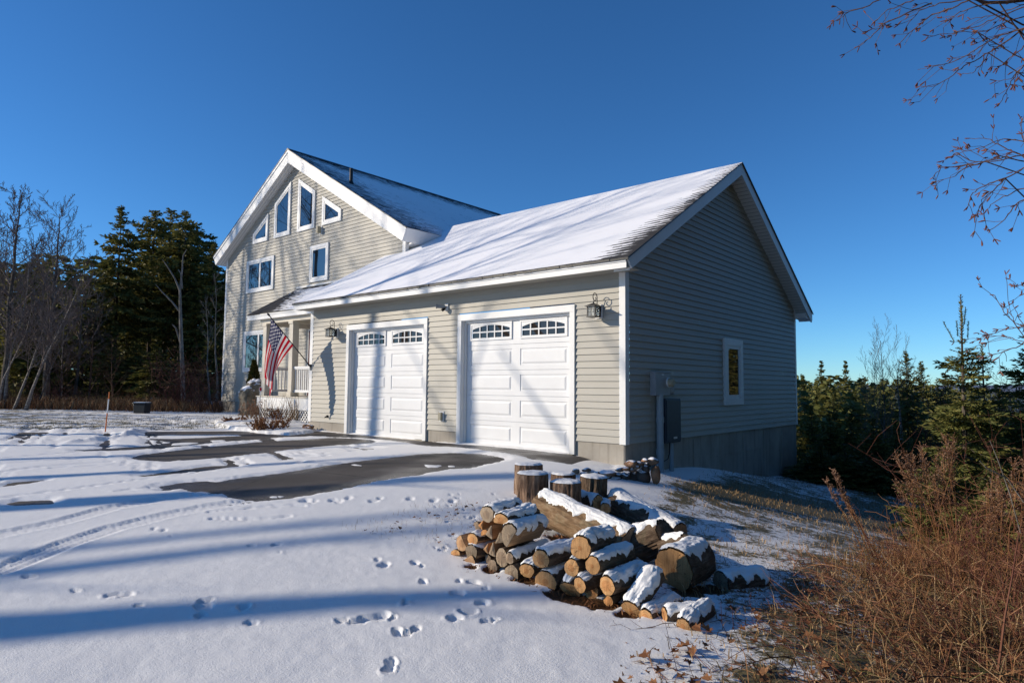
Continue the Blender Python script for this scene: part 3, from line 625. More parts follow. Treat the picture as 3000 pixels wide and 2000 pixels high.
def window(pts, P, trim=.10, sash=.055, mull=(), name='window'):
    b = MB(); i1 = inset(pts, trim); ring(b, pts, i1, P, -.002, .062); w = b.build(name, M['white'], house)
    b = MB(); i2 = inset(i1, sash); ring(b, i1, i2, P, .006, .050)
    z0 = min(p[1] for p in i1); z1 = max(p[1] for p in i1)
    for mx in mull:
        q = [(mx-.045, z0), (mx+.045, z0), (mx+.045, z1), (mx-.045, z1)]; b.prism(q, lambda p, a: P(p[0], p[1], a), .006, .052)
    b.build('sash', M['white'], w)
    b = MB(); b.poly([P(*p, .036) for p in i1]); b.build('pane', M['glass'], w); return w
wt, wb, w3b = 5.54, 4.347, 6.134
window([(-17.385, wb), (-15.47, wb), (-15.47, wt), (-17.385, wt)], PGf, mull=(-16.43,))
window([(-13.2, 4.346), (-12.158, 4.346), (-12.158, wt), (-13.2, wt)], PGf)
window([(-14.031, w3b), (-13.007, w3b), (-13.007, 7.36), (-14.031, 7.966)], PGf)
window([(-15.53, w3b), (-14.505, w3b), (-14.505, 7.966), (-15.53, 7.36)], PGf)
window([(-12.5675, w3b), (-11.525, w3b), (-11.525, 6.498), (-12.5675, 7.10)], PGf)
window([(-17.007, w3b), (-15.97, w3b), (-15.97, 7.10), (-17.007, 6.498)], PGf)
window([(-17.42, 1.48), (-15.5, 1.48), (-15.5, 2.95), (-17.42, 2.95)], PGf, mull=(-16.36,))
window([(3.874, .697), (4.856, .697), (4.856, 2.09), (3.874, 2.09)], PS, trim=.14, sash=.07)
# ---- garage doors
def garage_door(x0, x1):
    tw, th = .105, .125
    b = MB(); b.box(x0, x0+tw, -.045, .0, DB+.0, DT-th-.001); b.box(x1-tw, x1, -.045, .0, DB, DT-th-.001); b.box(x0, x1, -.045, .0, DT-th, DT)
    b.box(x0+tw-.012, x0+tw+.012, -.02, .12, DB, DT-th); b.box(x1-tw-.012, x1-tw+.012, -.02, .12, DB, DT-th); b.box(x0+tw+.013, x1-tw-.013, -.02, .12, DT-th-.012, DT-th+.01)
    b.box(x0+tw+.013, x0+tw+.04, .045, .095, DB, DT-th-.013); b.box(x1-tw-.04, x1-tw-.013, .045, .095, DB, DT-th-.013); b.box(x0+tw+.041, x1-tw-.041, .045, .095, DT-th-.05, DT-th-.013)
    root = b.build('garage_door', M['white'], house, bevel=.003)
    xa, xb = x0+tw+.013, x1-tw-.013; zt = DT-th-.02; n = 5; sh = (zt-DB)/n; yd = .10
    d = MB()
    P = lambda x, z, q: (x, yd-q, z)
    for i in range(n):
        za, zb = DB+i*sh, DB+(i+1)*sh
        cols = []
        pw = (xb-xa); m_ = .13*pw/2.64; gap = .20
        c = [(xa+m_, xa+pw/2-gap/2), (xa+pw/2+gap/2, xb-m_)]
        zi0, zi1 = za+.085, zb-.085
        if i == n-1: zi0, zi1 = za+.10, zb-.045
        xs = [xa, c[0][0], c[0][1], c[1][0], c[1][1], xb]; z_ = [za+.004, zi0, zi1, zb-.004]
        for k in range(5):
            for q in range(3):
                if q == 1 and k in (1, 3): continue
                d.quad(P(xs[k], z_[q], 0), P(xs[k+1], z_[q], 0), P(xs[k+1], z_[q+1], 0), P(xs[k], z_[q+1], 0))
        d.quad(P(xa, zb-.004, 0), P(xb, zb-.004, 0), P(xb, zb-.002, -.012), P(xa, zb-.002, -.012)); d.quad(P(xa, za+.002, -.012), P(xb, za+.002, -.012), P(xb, za+.004, 0), P(xa, za+.004, 0)); d.quad(P(xa, zb-.002, -.012), P(xb, zb-.002, -.012), P(xb, zb+.002, -.012), P(xa, zb+.002, -.012))
        for a, e in c:
            rc = [(a, zi0), (e, zi0), (e, zi1), (a, zi1)]
            if i < n-1:
                prof = [(0, 0), (.012, -.011), (.03, -.011), (.062, .004)]
                rings = [[(a+t_, zi0+t_), (e-t_, zi0+t_), (e-t_, zi1-t_), (a+t_, zi1-t_)] for t_, _ in prof]
                for (t_, h0), (t2, h1), r0, r1 in zip(prof[:-1], prof[1:], rings[:-1], rings[1:]):
                    for k in range(4): j = (k+1) % 4; d.quad(P(*r0[k], h0), P(*r0[j], h0), P(*r1[j], h1), P(*r1[k], h1))
                d.poly([P(*p, .004) for p in rings[-1]])
            else:
                # arched light: molded surround, dark glass, grille of five by two
                f = MB(); o1 = inset(rc, .0); i1 = inset(rc, .03); ring(f, o1, i1, P, -.01, .022)
                ax0, ax1, az0, az1 = a+.055, e-.055, zi0+.05, zi1-.045
                sp = .30*(az1-az0)
                arc = lambda x: az1 - sp*((x-(ax0+ax1)/2)/((ax1-ax0)/2))**2
                N = 24; xx = [ax0+(ax1-ax0)*k/N for k in range(N+1)]
                for k in range(N): f.quad(P(xx[k], arc(xx[k]), .014), P(xx[k+1], arc(xx[k+1]), .014), P(xx[k+1], zi1-.028, .014), P(xx[k], zi1-.028, .014)); f.quad(P(xx[k], arc(xx[k]), .014), P(xx[k+1], arc(xx[k+1]), .014), P(xx[k+1], arc(xx[k+1]), -.006), P(xx[k], arc(xx[k]), -.006))
                f.quad(P(a+.028, zi0+.028, .014), P(ax0, zi0+.028, .014), P(ax0, zi1-.028, .014), P(a+.028, zi1-.028, .014)); f.quad(P(ax1, zi0+.028, .014), P(e-.028, zi0+.028, .014), P(e-.028, zi1-.028, .014), P(ax1, zi1-.028, .014))
                f.quad(P(ax0, zi0+.028, .014), P(ax1, zi0+.028, .014), P(ax1, az0, .014), P(ax0, az0, .014))
                for k in range(1, 5):
                    x = ax0+(ax1-ax0)*k/5; f.box(x-.013, x+.013, yd-.0135, yd+.004, az0, arc(x))
                zm = az0+(az1-az0)*.46; f.box(ax0, ax1, yd-.0125, yd+.004, zm-.013, zm+.013)
                f.build('window_surround', M['door'], root)
                g = MB(); g.poly([P(ax0-.01, az0-.01, -.004), P(ax1+.01, az0-.01, -.004), P(ax1+.01, zi1-.035, -.004), P(ax0-.01, zi1-.035, -.004)]); g.build('window_pane', M['doorglass'], root)
    d.build('door_panel', M['door'], root)
    s = MB(); s.box(xa, xb, yd-.012, yd+.02, DB-.004, DB+.004); s.build('bottom_seal', M['black'], root)
garage_door(*D1); garage_door(*D2)
# ---- porch
b = MB(); DK = .70
b.box(-13.3, XL-.03, .72, PG-.02, DK-.035, DK); b.build('porch_deck', M['post'], house)
b = MB(); b.box(-13.28, XL-.03, .75, .78, .33, DK-.036); b.box(-13.28, -13.25, .781, PG-.03, .33, DK-.036); b.build('porch_skirt', M['white'], house)
b = MB(); y0 = .785
b_ = [(-13.2+.13*i) for i in range(34)]
for sgn in (1, -1):
    for x in b_:
        dz = .40; xa_, xb_ = (x, x+.40) if sgn > 0 else (x+.40, x)
        if max(xa_, xb_) > XL-.04: continue
        b.prism([(xa_-.02, -.07), (xa_+.02, -.07), (xb_+.02, .329), (xb_-.02, .329)], lambda p, a: (p[0], a, p[1]), y0+(0 if sgn > 0 else .009), y0+.008+(0 if sgn > 0 else .009))
b.build('porch_lattice', M['white'], house)
b = MB(); b.box(-13.2, XL-.05, .84, .9, -.3, .33); b.build('porch_shade_sheet', M['black'], house)  # black sheet behind the lattice, stands in for the shade under the porch
EY, EZ, RX = .705, 3.193, -13.985
def post(x, y):
    b = MB(); b.box(x-.10, x+.10, y-.10, y+.10, DK+.13, 2.88); b.box(x-.13, x+.13, y-.13, y+.13, DK, DK+.13); b.box(x-.125, x+.125, y-.125, y+.125, 2.80, 2.879); b.build('porch_post', M['post'], house, bevel=.005)
post(-11.6, .93); post(-13.1, .93)
b = MB(); b.box(-13.4, XL-.02, .84, 1.02, 2.88, 3.04); b.box(-13.2, -13.02, 1.021, PG-.03, 2.83, 3.04); b.box(-11.69, -11.51, 1.021, PG-.03, 2.83, 3.04); b.build('porch_beam', M['post'], house)
def railing(xa, xb, y, along='x'):
    b = MB()
    f = (lambda a0, a1, d0, d1, z0, z1: b.box(a0, a1, y+d0, y+d1, z0, z1)) if along == 'x' else (lambda a0, a1, d0, d1, z0, z1: b.box(y+d0, y+d1, a0, a1, z0, z1))
    f(xa, xb, -.045, .045, DK+.80, DK+.86); f(xa, xb, -.025, .025, DK+.12, DK+.19); n = int((xb-xa)/.105)
    f(xa, xb, -.03, .03, DK+.775, DK+.799)
    for i in range(n):
        x = xa+(i+.6)*(xb-xa)/n; f(x-.016, x+.016, -.016, .016, DK+.19, DK+.776)
    b.build('porch_railing', M['white'], house)
railing(-11.49, XL-.035, .93); railing(1.03, PG-.03, -13.1, 'y'); railing(-11.5, XL-.05, PG-.25)
pk = (4.215-EZ)/(PG-EY)
pc = math.hypot(1, pk)
roof_faces('porch_roof', [([(RX, EY-.03, EZ-.01), (XL+.1, EY-.03, EZ-.01), (XL+.1, PG-.021, EZ+pk*(PG-EY-.021)), (RX, PG-.021, EZ+pk*(PG-EY-.021))], [(0, 0), (4.85, 0), (4.85, (PG-EY)*pc), (0, (PG-EY)*pc)])], M['roof_porch'])
b = MB(); b.box(RX+.02, XL-.025, EY, EY+.025, EZ-.185, EZ-.035); b.box(RX+.005, XL-.025, EY-.02, EY-.001, EZ-.075, EZ-.04)
b.prism([(EY+.0, EZ-.012), (PG-.03, EZ-.012+pk*(PG-EY-.03)), (PG-.03, EZ-.18+pk*(PG-EY-.03)), (EY, EZ-.184)], lambda p, a: (a, p[0], p[1]), RX, RX+.019)
b.box(RX+.2, XL-.025, EY+.026, PG-.04, EZ-.155, EZ-.14); b.box(RX+.02, XL+.1, PG-.045, PG-.022, 4.22, 4.27)
b.build('porch_fascia', M['white'], house)
b = MB(); b.box(-13.12, -12.12, PG-.045, PG-.02, DK, 2.78); r_ = b.build('front_door', M['red_door'], house)
b = MB(); b.box(-12.119, -12.0, PG-.055, PG-.02, DK, 2.9); b.box(-13.16, -13.121, PG-.055, PG-.02, DK, 2.9); b.box(-13.12, -12.12, PG-.055, PG-.02, 2.781, 2.9); b.build('door_casing', M['white'], r_)
b = MB(); b.box(XL-.075, XL-.02, .5, .62, DK+.02, 2.8); b.build('side_door_casing', M['red_door'], house)
# fitted boxes
def part_box(name, x0, x1, y0, y1, z0, z1, m, bev=.006, parent=house):
    b = MB(); b.box(x0, x1, y0, y1, z0, z1); return b.build(name, m, parent, bevel=bev)
# ------------------------------------------------------------------ fixtures on the walls
def at_x(px, py, x):
    v = ray(px, py); return CAM + v*(x-CAM[0])/v[0]
def lantern(x, z, label):
    r = empty('wall_lantern', (x, -.014, z)); tag(r, label, 'lantern', 'coach lanterns beside the garage doors')
    b = MB(); b.box(-.068, .068, -.036, 0, -.125, .105); b.build('mounting_block', M['white'], r, bevel=.004)
    b = MB(); b.box(-.045, .045, -.055, -.036, -.10, .09); b.box(-.02, .02, -.13, -.055, -.03, .03); b.build('back_plate', M['metal'], r, bevel=.003)
    cy_ = -.195; h = .072
    b = MB()
    for sx in (-1, 1):
        for sy in (-1, 1): b.box(sx*h-.007, sx*h+.007, cy_+sy*h-.007, cy_+sy*h+.007, -.095, .06)
    for s in (-1, 1):
        b.box(-.003, .003, cy_+s*h-.003, cy_+s*h+.003, -.095, .06); b.box(s*h-.003, s*h+.003, cy_-.003, cy_+.003, -.095, .06)
        for q in (-.03, .02): b.box(-h, h, cy_+s*h-.0025, cy_+s*h+.0025, q-.003, q+.003); b.box(s*h-.0025, s*h+.0025, cy_-h, cy_+h, q-.003, q+.003)
    b.prism([(-.088, -.118), (.088, -.118), (.078, -.095), (-.078, -.095)], lambda p, a: (p[0], cy_+a, p[1]), -.085, .085)
    b.build('cage', M['metal'], r)
    b = MB(); b.box(-h+.003, h-.003, cy_-h+.003, cy_+h-.003, -.094, .059); b.build('glass_pane', M['lantern_glass'], r)
    b = MB(); E_ = .108
    base = [(-E_, cy_-E_, .058), (E_, cy_-E_, .058), (E_, cy_+E_, .058), (-E_, cy_+E_, .058)]; lip = [(p[0], p[1], .068) for p in base]; top = (0, cy_, .125)
    b.poly(base[::-1]); [b.quad(base[k], base[(k+1) % 4], lip[(k+1) % 4], lip[k]) for k in range(4)]; [b.poly([lip[k], lip[(k+1) % 4], top]) for k in range(4)]
    b.build('cap', M['metal'], r)
    b = MB(); pts = [(0, -.085, .05)]
    for k in range(26):
        a = math.pi*(-.05 + k/25*2.35); q = .062 - .047*max(0, k-11)/14; pts.append((0, -.148 + (q)*math.cos(a)*1.0 - .0, .205 + q*math.sin(a)*1.15 + (.015 if k < 11 else .015*(25-k)/14)))
    b.tube(pts, [.0075]*len(pts), 6); b.tube([(0, cy_, .12), (0, cy_+.002, .145), (0, cy_+.01, .16)], [.012, .007, .004], 8); b.build('scroll_arm', M['metal'], r, smooth=True)
def lg():
    m = NT('seeded_lantern_glass'); m.col((.75, .78, .75)); m.rough(.25); m.b.inputs['Transmission Weight'].default_value = .75; m.bump(m.noise(60, 2, m.obj()), .4, .004); return m.mat
M['lantern_glass'] = lg()
lantern(-8.06, 2.315, 'black coach lantern with scroll arm near the flag, left of the left garage door')
lantern(-.475, 2.315, 'black coach lantern with scroll arm between right garage door and house corner')
r = empty('flood_light', (-4.19, -.015, 2.655)); tag(r, 'grey motion flood light on white plate high between the two garage doors', 'flood light')
b = MB(); b.box(-.05, .05, -.03, 0, -.075, .075); b.build('wall_plate', M['white'], r, bevel=.004)
b = MB(); b.tube([(0, -.03, 0), (-.01, -.07, -.005)], .018, 8); b.tube([(.0, -.05, .0), (-.05, -.10, .005), (-.115, -.165, .01)], [.034, .038, .038], 14); b.tube([(-.115, -.165, .01), (-.135, -.185, .011)], [.045, .05], 14); b.build('lamp_head', M['steel'], r)
b = MB(); b.tube([(.0, -.06, -.02), (-.01, -.09, -.055), (-.03, -.12, -.075)], [.02, .03, .03], 10); b.build('motion_sensor', M['black'], r)
def wallbox(name, label, cat, c, w, h, d, m1, m2, axis='y'):
    r = empty(name, c); tag(r, label, cat)
    b = MB(); b.box(-w/2, w/2, -.02, 0, -h/2, h/2); b.build('back_plate', m1, r, bevel=.003)
    b = MB(); b.box(-w*.36, w*.30, -d, -.02, -h*.40, h*.40); b.build('cover', m2, r, bevel=.012); return r
c = at_y(1294, 1219, -.03); wallbox('outlet_box', 'weathered outlet cover low on the siding between the two garage doors', 'outlet', (c[0], -.016, c[2]), .13, .20, .08, M['white'], M['beige'])
c = at_y(940, 674, PG-.03); wallbox('sensor_light', 'small pale sensor box on the gable just below the tall windows', 'sensor light', (c[0], PG-.016, c[2]), .14, .26, .16, M['white'], M['beige'])
c = at_y(705, 1154, PG-.03); wallbox('outlet_box', 'white outlet cover near the foot of the gable wall beside the boulder', 'outlet', (c[0], PG-.016, c[2]), .16, .26, .08, M['white'], M['white'])
c = at_y(960, 1219, -.02); b = MB(); b.tube([(c[0], -.01, c[2]), (c[0], -.05, c[2])], [.032, .028], 12); b.tube([(c[0], -.05, c[2]), (c[0]-.01, -.10, c[2]-.03)], [.016, .014], 8); tag(b.build('hose_spigot', M['black']), 'small dark hose spigot on the siding under the flag shadow', 'spigot')
# electric service on the shaded side wall
a0 = at_x(1916, 1088, .1); a1 = at_x(1960, 1158, .1)
r = empty('electric_meter', (.018, (a0[1]+a1[1])/2, (a0[2]+a1[2])/2)); tag(r, 'grey electric meter box with round glass dial on the shaded side wall', 'electric meter')
w, h = abs(a1[1]-a0[1]), abs(a0[2]-a1[2])
b = MB(); b.box(0, .11, -w/2, w/2, -h/2, h/2); b.box(0, .118, -w/2-.008, w/2+.008, h/2-.02, h/2); b.build('meter_box', M['steel'], r, bevel=.008)
b = MB(); b.box(0, .10, w/2+.002, w/2+.20, -h*.44, h*.18); b.build('side_box', M['steel'], r, bevel=.03)
b = MB(); b.tube([(.10, w*.36, .0+h*.06), (.135, w*.36, h*.06)], .088, 20); b.build('meter_ring', M['white'], r)
b = MB(); b.tube([(.135, w*.36, h*.06), (.20, w*.36, h*.06), (.215, w*.36, h*.06)], [.078, .076, .06], 20); b.box(.217, .219, w*.36-.04, w*.36-.01, h*.06-.01, h*.06+.02); b.build('meter_dial', M['beige'], r)
b = MB(); b.box(.111, .113, -w*.1, w*.06, h*.36, h*.41); b.build('sticker', M['white'], r)
e0 = at_x(1941, 1167, .1); e1 = at_x(1986, 1293, .1)
r = empty('breaker_cabinet', (.018, (e0[1]+e1[1])/2, (e0[2]+e1[2])/2)); tag(r, 'tall dark blue grey breaker cabinet mounted below the electric meter', 'cabinet')
w2, h2 = abs(e1[1]-e0[1]), abs(e0[2]-e1[2])
b = MB(); b.box(0, .14, -w2/2, w2/2, -h2/2, h2/2); b.build('cabinet_body', M['navy'], r, bevel=.006)
b = MB(); b.box(.142, .155, -w2/2+.02, w2/2-.02, -h2/2+.03, h2/2-.03); b.build('cabinet_door', M['navy'], r, bevel=.004)
b = MB()
for k in range(5): b.box(.156, .157, -.02+k*.028, -.002+k*.028, -h2/2+.07, -h2/2+.105)
b.build('sticker', M['white'], r)
def conduit(px0, py0, px1, py1, rr, label):
    t0 = at_x(px0, py0, .09); y = t0[1]; b = MB(); zb = hz(.09, y)-.15
    b.cyl((.09, y), rr, zb, t0[2]+.03, 14)
    for q in (.35, .72): z = zb+(t0[2]-zb)*q; b.cyl((.09, y), rr*1.14, z-.05, z+.05, 14)
    tag(b.build('conduit_pipe', M['pvc'], smooth=False), label, 'conduit')
conduit(1933, 1158, 0, 0, .062, 'thick pale conduit running from the electric meter down into the ground')
conduit(1967, 1294, 0, 0, .038, 'thinner conduit running from the breaker cabinet down into the ground')
p0 = at_x(1962, 1295, .08); p1 = at_x(1944, 1352, .08); b = MB(); b.tube([p0, p0+np.array([0, -.02, -.2]), (p0+p1)/2+np.array([0, .05, -.12]), p1], .008, 5); tag(b.build('cable', M['black']), 'thin black cable looping between the two conduits', 'cable')
# ------------------------------------------------------------------ flag
base = np.array([-9.155, -.03, 1.508]); tip = np.array([-9.416, -1.064, 2.737])
r = empty('flag', tuple(base)); tag(r, 'American flag hanging from an angled pole at the garage corner by the porch', 'flag')
b = MB(); b.tube([(0, -.0, -.01), tuple((tip-base)*.985)], [.013, .012], 8); b.build('pole', M['metal'], r)
b = MB(); b.tube([(0, .02, -.02), (0, -.09, .07)], [.028, .02], 8); b.box(-.035, .035, -.005, .02, -.10, .05); b.build('bracket', M['metal'], r)
b = MB(); q = tip-base; b.tube([tuple(q*.985), tuple(q*1.0), tuple(q*1.025), tuple(q*1.04)], [.014, .026, .024, .006], 10); b.build('finial', M['metal'], r)
ns, ntt = 130, 200
S, Tt = np.meshgrid(np.linspace(0, 1, ns), np.linspace(0, 1, ntt), indexing='ij'); S = S.ravel(); Tt = Tt.ravel()
hoist = .88; fly = 1.38; dirp = (base-tip)/np.linalg.norm(base-tip)
Hp = (tip-base)[None]*.955 + dirp[None]*(S*hoist)[:, None]
# each thread leaves the pole square to it, then turns to hang plumb
off_y = np.zeros_like(S); off_z = np.zeros_like(S); steps = 60
for k in range(steps):
    tk = (k+.5)/steps; act = (Tt > tk)*(fly/steps); a = R(42)*S**.8*np.exp(-(tk/(.08+.42*S))**1.6)
    off_y -= act*np.sin(a); off_z -= act*np.cos(a)
px_ = Hp[:, 0]; pz_ = Hp[:, 2]+off_z
gather = sstep(0, .9, Tt)*.8
py_ = Hp[:, 1] + off_y*0.9
py_ = py_*(1-gather*.12) + (-1.02)*gather*.30
fold = np.sin(S*2*np.pi*1.55+.7+.6*Tt)*.10*gather + np.sin(S*2*np.pi*4.3+1.9)*.03*gather + .02*np.sin(Tt*7+S*5)*gather
px_ = px_ + fold + .05*S*gather - .05*gather
flip = sstep(.86, 1, Tt)*sstep(.55, 0, S); pz_ = pz_ - .10*flip + .0; py_ = py_ + .10*flip*np.sin(S*8)
FV = np.stack([px_, py_, pz_], -1)
stripe = (np.floor(S*13).astype(int) % 2 == 0); red = np.array([.56, .008, .028]); wht = np.array([.80, .78, .78]); blue = np.array([.028, .03, .115])
colr = np.where(stripe[:, None], red, wht); cant = (S < 7/13) & (Tt < .4); colr = np.where(cant[:, None], blue, colr)
uu = Tt/.4*12; vv = S/(7/13)*10; iu = np.round(uu); iv = np.round(vv)
star = cant & ((iu+iv) % 2 == 0) & (iu > 0) & (iu < 12) & (iv > 0) & (iv < 10)
du = (uu-iu)*.0500; dv = (vv-iv)*.0485; pr = np.hypot(du, dv); pa = np.arctan2(dv, du)
starr = .030/(1+.9*np.abs(((pa/(2*np.pi/5)+.25) % 1)*2-1)**1)
colr = np.where((star & (pr < starr))[:, None], wht, colr)
m = NT('flag_nylon'); at = m.n('Attribute', attribute_name='flagcol'); m.l(at.outputs['Color'], m.b.inputs['Base Color']); m.rough(.6); m.spec(.25)
tr = m.n('BsdfTranslucent'); m.l(at.outputs['Color'], tr.inputs[0]); mx = m.n('MixShader'); mx.inputs[0].default_value = .42; m.l(m.b.outputs[0], mx.inputs[1]); m.l(tr.outputs[0], mx.inputs[2]); m.l(mx.outputs[0], m.out.inputs[0])
grid_mesh('cloth', FV, ns, ntt, m.mat, r, attrs={'flagcol': np.c_[colr, np.ones(len(colr))]})
# ------------------------------------------------------------------ rocks
import bmesh
def snowy(base_mat_name, c, lim=.55, name=None):
    m = NT(name or base_mat_name+'_with_snow'); pos = m.obj(); g = m.n('NewGeometry'); sp = m.n('SeparateXYZ'); m.l(g.outputs['Normal'], sp.inputs[0])
    f = m.noise(4, 6, pos, .65); oi = m.n('ObjectInfo')
    st = m.ramp(f, [(.3, tuple(x*.45 for x in c)), (.5, c), (.72, tuple(min(1, x*1.7) for x in c))])
    k = m.ramp(m.math('ADD', sp.outputs[2], m.math('MULTIPLY', m.math('SUBTRACT', m.noise(7, 5, pos, .7), .5), .9)), [(lim, (0, 0, 0)), (lim+.09, (1, 1, 1))])
    m.col(m.mix(k, st, (.88, .89, .92))); m.rough(.85); m.spec(.15); m.bump(m.noise(14, 6, pos, .7), .7, .02); return m.mat
M['stone_snow'] = snowy('field_stone', (.17, .12, .085), .62); M['stone_dark'] = snowy('dark_field_stone', (.075, .06, .05), .7); M['stone_red'] = snowy('rusty_field_stone', (.27, .15, .085), .72); M['boulder_snow'] = snowy('boulder', (.17, .15, .115), .62)
def rock(name, c, size, mat, seed, parent=None, rough=.22, sub=3, rot=0):
    bm = bmesh.new(); bmesh.ops.create_icosphere(bm, subdivisions=sub, radius=1); rr = random.Random(seed)
    planes = [(Vector((rr.gauss(0, 1), rr.gauss(0, 1), rr.gauss(0, 1))).normalized(), rr.uniform(.62, .92)) for _ in range(9)]
    off = Vector((rr.uniform(0, 50), rr.uniform(0, 50), rr.uniform(0, 50)))
    from mathutils import noise as mn
    for v in bm.verts:
        p = v.co.copy()
        for nrm, d in planes:
            e = p.dot(nrm)-d
            if e > 0: p -= nrm*e*.93
        p += p.normalized()*mn.fractal(p*1.7+off, .8, 2, 4)*rough*.5
        p = Vector((p.x*size[0], p.y*size[1], p.z*size[2])); p.rotate(Matrix.Rotation(rot, 3, 'Z')); v.co = p
    me = bpy.data.meshes.new(name); bm.to_mesh(me); bm.free(); me.polygons.foreach_set('use_smooth', [True]*len(me.polygons)); me.materials.append(mat)
    o = bpy.data.objects.new(name, me); COL.objects.link(o); o.location = c
    if parent: o.parent = parent
    return o
def R6(u, v): return 1280+.38265*u, 1300+.38265*v
sw = empty('stone_wall', (.7, -1.3, -.3)); tag(sw, 'low dry stacked stone wall dusted with snow by the garage corner', 'stone wall')
ST = [(1065,208,50,36,0),(1145,198,62,30,0),(1130,228,70,26,0),(1215,236,84,46,1),(1310,224,124,38,0),(1340,272,135,58,1),(1400,196,64,30,0),(1450,190,62,30,2),(1485,150,96,48,2),(1470,166,64,28,2),(1500,198,64,38,0),(1440,246,76,54,1),(1550,152,64,36,0),(1525,178,54,32,0),(1592,126,46,28,2),(1612,158,44,38,1),(1655,132,74,52,0),(1600,190,54,62,1),(1672,236,66,142,2),(1575,258,104,140,1),(1495,270,92,92,1),(1300,256,74,38,1),(1270,214,62,30,0),(1585,206,62,62,1),(1385,238,64,40,1),(1250,262,60,34,1),(1180,214,60,30,0),(1430,282,80,40,1),(1360,302,66,30,0)]
for i, (u, v, w_, h_, k) in enumerate(ST):
    px, py = R6(u, v); q = (u-1040)/660; yy = -1.80 + .95*q + random.Random(i).uniform(-.03, .05); p = at_y(px, py, yy); sc = np.dot(p-CAM, FW)/FPX*.38265
    rock('stone', tuple(p-np.array([.7, -1.3, -.3])), (w_*sc*.60, w_*sc*.55 if w_ > 60 else w_*sc*.8, h_*sc*.60), M[('stone_snow', 'stone_dark', 'stone_red')[k]], i+3, sw, sub=3, rot=.7)
pb = on_ground(708, 1226); bo = rock('boulder', (pb[0]+.05, pb[1]+.45, pb[2]+.30), (.62, .58, .95), M['boulder_snow'], 12, None, .34, 5, .9)
tag(bo, 'big rounded grey boulder with snow streaks beside the porch', 'boulder')
# ------------------------------------------------------------------ stakes, bin
p = on_ground(308, 1266); r = empty('driveway_marker', tuple(p)); tag(r, 'tall thin orange driveway marker stake in the snow bank', 'marker stake')
hh = .115*np.dot(p-CAM, FW)/FPX*1000*1.08; lean = .15
q = lambda k: (0.02*k, lean*.0+.04*k, hh*k-.05)
b = MB(); b.tube([q(0), q(.5)], .014, 8); b.tube([q(.83), q(1)], .014, 8); b.build('orange_shaft', var_mat('orange_plastic', (.62, .16, .03), .4, .08), r)
b = MB(); b.tube([q(.5), q(.83)], .0142, 8); b.build('reflective_band', M['white'], r)
p = on_ground(760, 1240); hh = (1240-1143)*np.dot(p-CAM, FW)/FPX; r = empty('reflector_stake', tuple(p)); tag(r, 'thin pale stake with oval red reflector in front of the boulder', 'marker stake')
b = MB(); b.tube([(0, 0, -.05), (0, 0, hh)], .011, 8); b.build('shaft', M['white'], r)
dv = Vector((CAM[0]-p[0], CAM[1]-p[1], 0)).normalized(); sd_ = Vector((-dv.y, dv.x, 0))
def oval(b, rw, rh, z, d0, d1):
    pts = [(rw*math.cos(2*math.pi*k/20), z+rh*math.sin(2*math.pi*k/20)) for k in range(20)]; b.prism(pts, lambda q, a: tuple(sd_*q[0]+dv*a+Vector((0, 0, q[1]))), d0, d1)
b = MB(); oval(b, .042, .085, hh+.02, -.012, .016); b.build('reflector_frame', M['white'], r)
b = MB(); oval(b, .028, .055, hh+.03, .0165, .024); b.build('reflector', var_mat('red_reflector', (.45, .01, .02), .25, .05), r)
p = on_ground(415, 1212); r = empty('storage_bin', (p[0], p[1], p[2])); tag(r, 'dark blue black bin dusted with snow at the edge of the lawn', 'bin'); r.rotation_euler = (0, 0, .6)
b = MB(); b.prism([(-.20, 0), (.20, 0), (.23, .34), (-.23, .34)], lambda q, a: (q[0]*(1.0), a, q[1]), -.16, .16); b.build('bin_body', M['black'], r, bevel=.02)
b = MB(); b.box(-.245, .245, -.18, .18, .34, .39); b.build('lid', M['black'], r, bevel=.02)
b = MB(); b.box(-.22, .22, -.16, .16, .385, .41); b.build('snow_cap', M['snow'], r, bevel=.012)
# ------------------------------------------------------------------ the wood pile
def Z3(u, v): return 1280+.1913*u, 1420+.1913*v
def Z4(u, v): return 1600+.24233*u, 1480+.24233*v
ROUND = None
def prof_pts(kind, seed):
    """closed outline as (angle, radius, is_bark), star shaped about the pith"""
    rr = random.Random(seed); K = 56; out = []
    if kind == 'round': poly = None
    else:
        poly = {'half': [(-1, -.28), (1, -.34)], 'dome': [(-1, -.1), (-.55, -.95), (.5, -.95), (1, -.1)], 'quarter': [(-.95, -.6), (.15, .95)], 'wedge': [(-.7, -.75), (.05, .95), (.8, -.7)], 'kite': [(-.9, .1), (-.1, -.95), (.75, -.4)]}[kind]
    ph = [rr.uniform(0, 6.28) for _ in range(4)]
    for k in range(K):
        t = 2*math.pi*k/K; r = 1+.035*math.sin(2*t+ph[0])+.022*math.sin(3*t+ph[1])+.015*math.sin(7*t+ph[2]); bark = True
        if poly:
            # keep the part of the disc on the inner side of each chord
            L = poly if kind in ('wedge', 'kite') else poly
            n = len(L); chords = [(L[i], L[(i+1) % n]) for i in range(n if kind == 'wedge' else n-1)] + ([(L[-1], L[0])] if kind == 'kite' else [])
            for a, c in chords:
                ex, ey = c[0]-a[0], c[1]-a[1]; l = math.hypot(ex, ey); nx, ny = ey/l, -ex/l; d = a[0]*nx+a[1]*ny
                if d < 0: nx, ny, d = -nx, -ny, -d
                dn = math.cos(t)*nx+math.sin(t)*ny
                if dn > 1e-6 and d/dn < r: r = d/dn; bark = False
        out.append((t, r, bark))
    return out
from mathutils import noise as MN
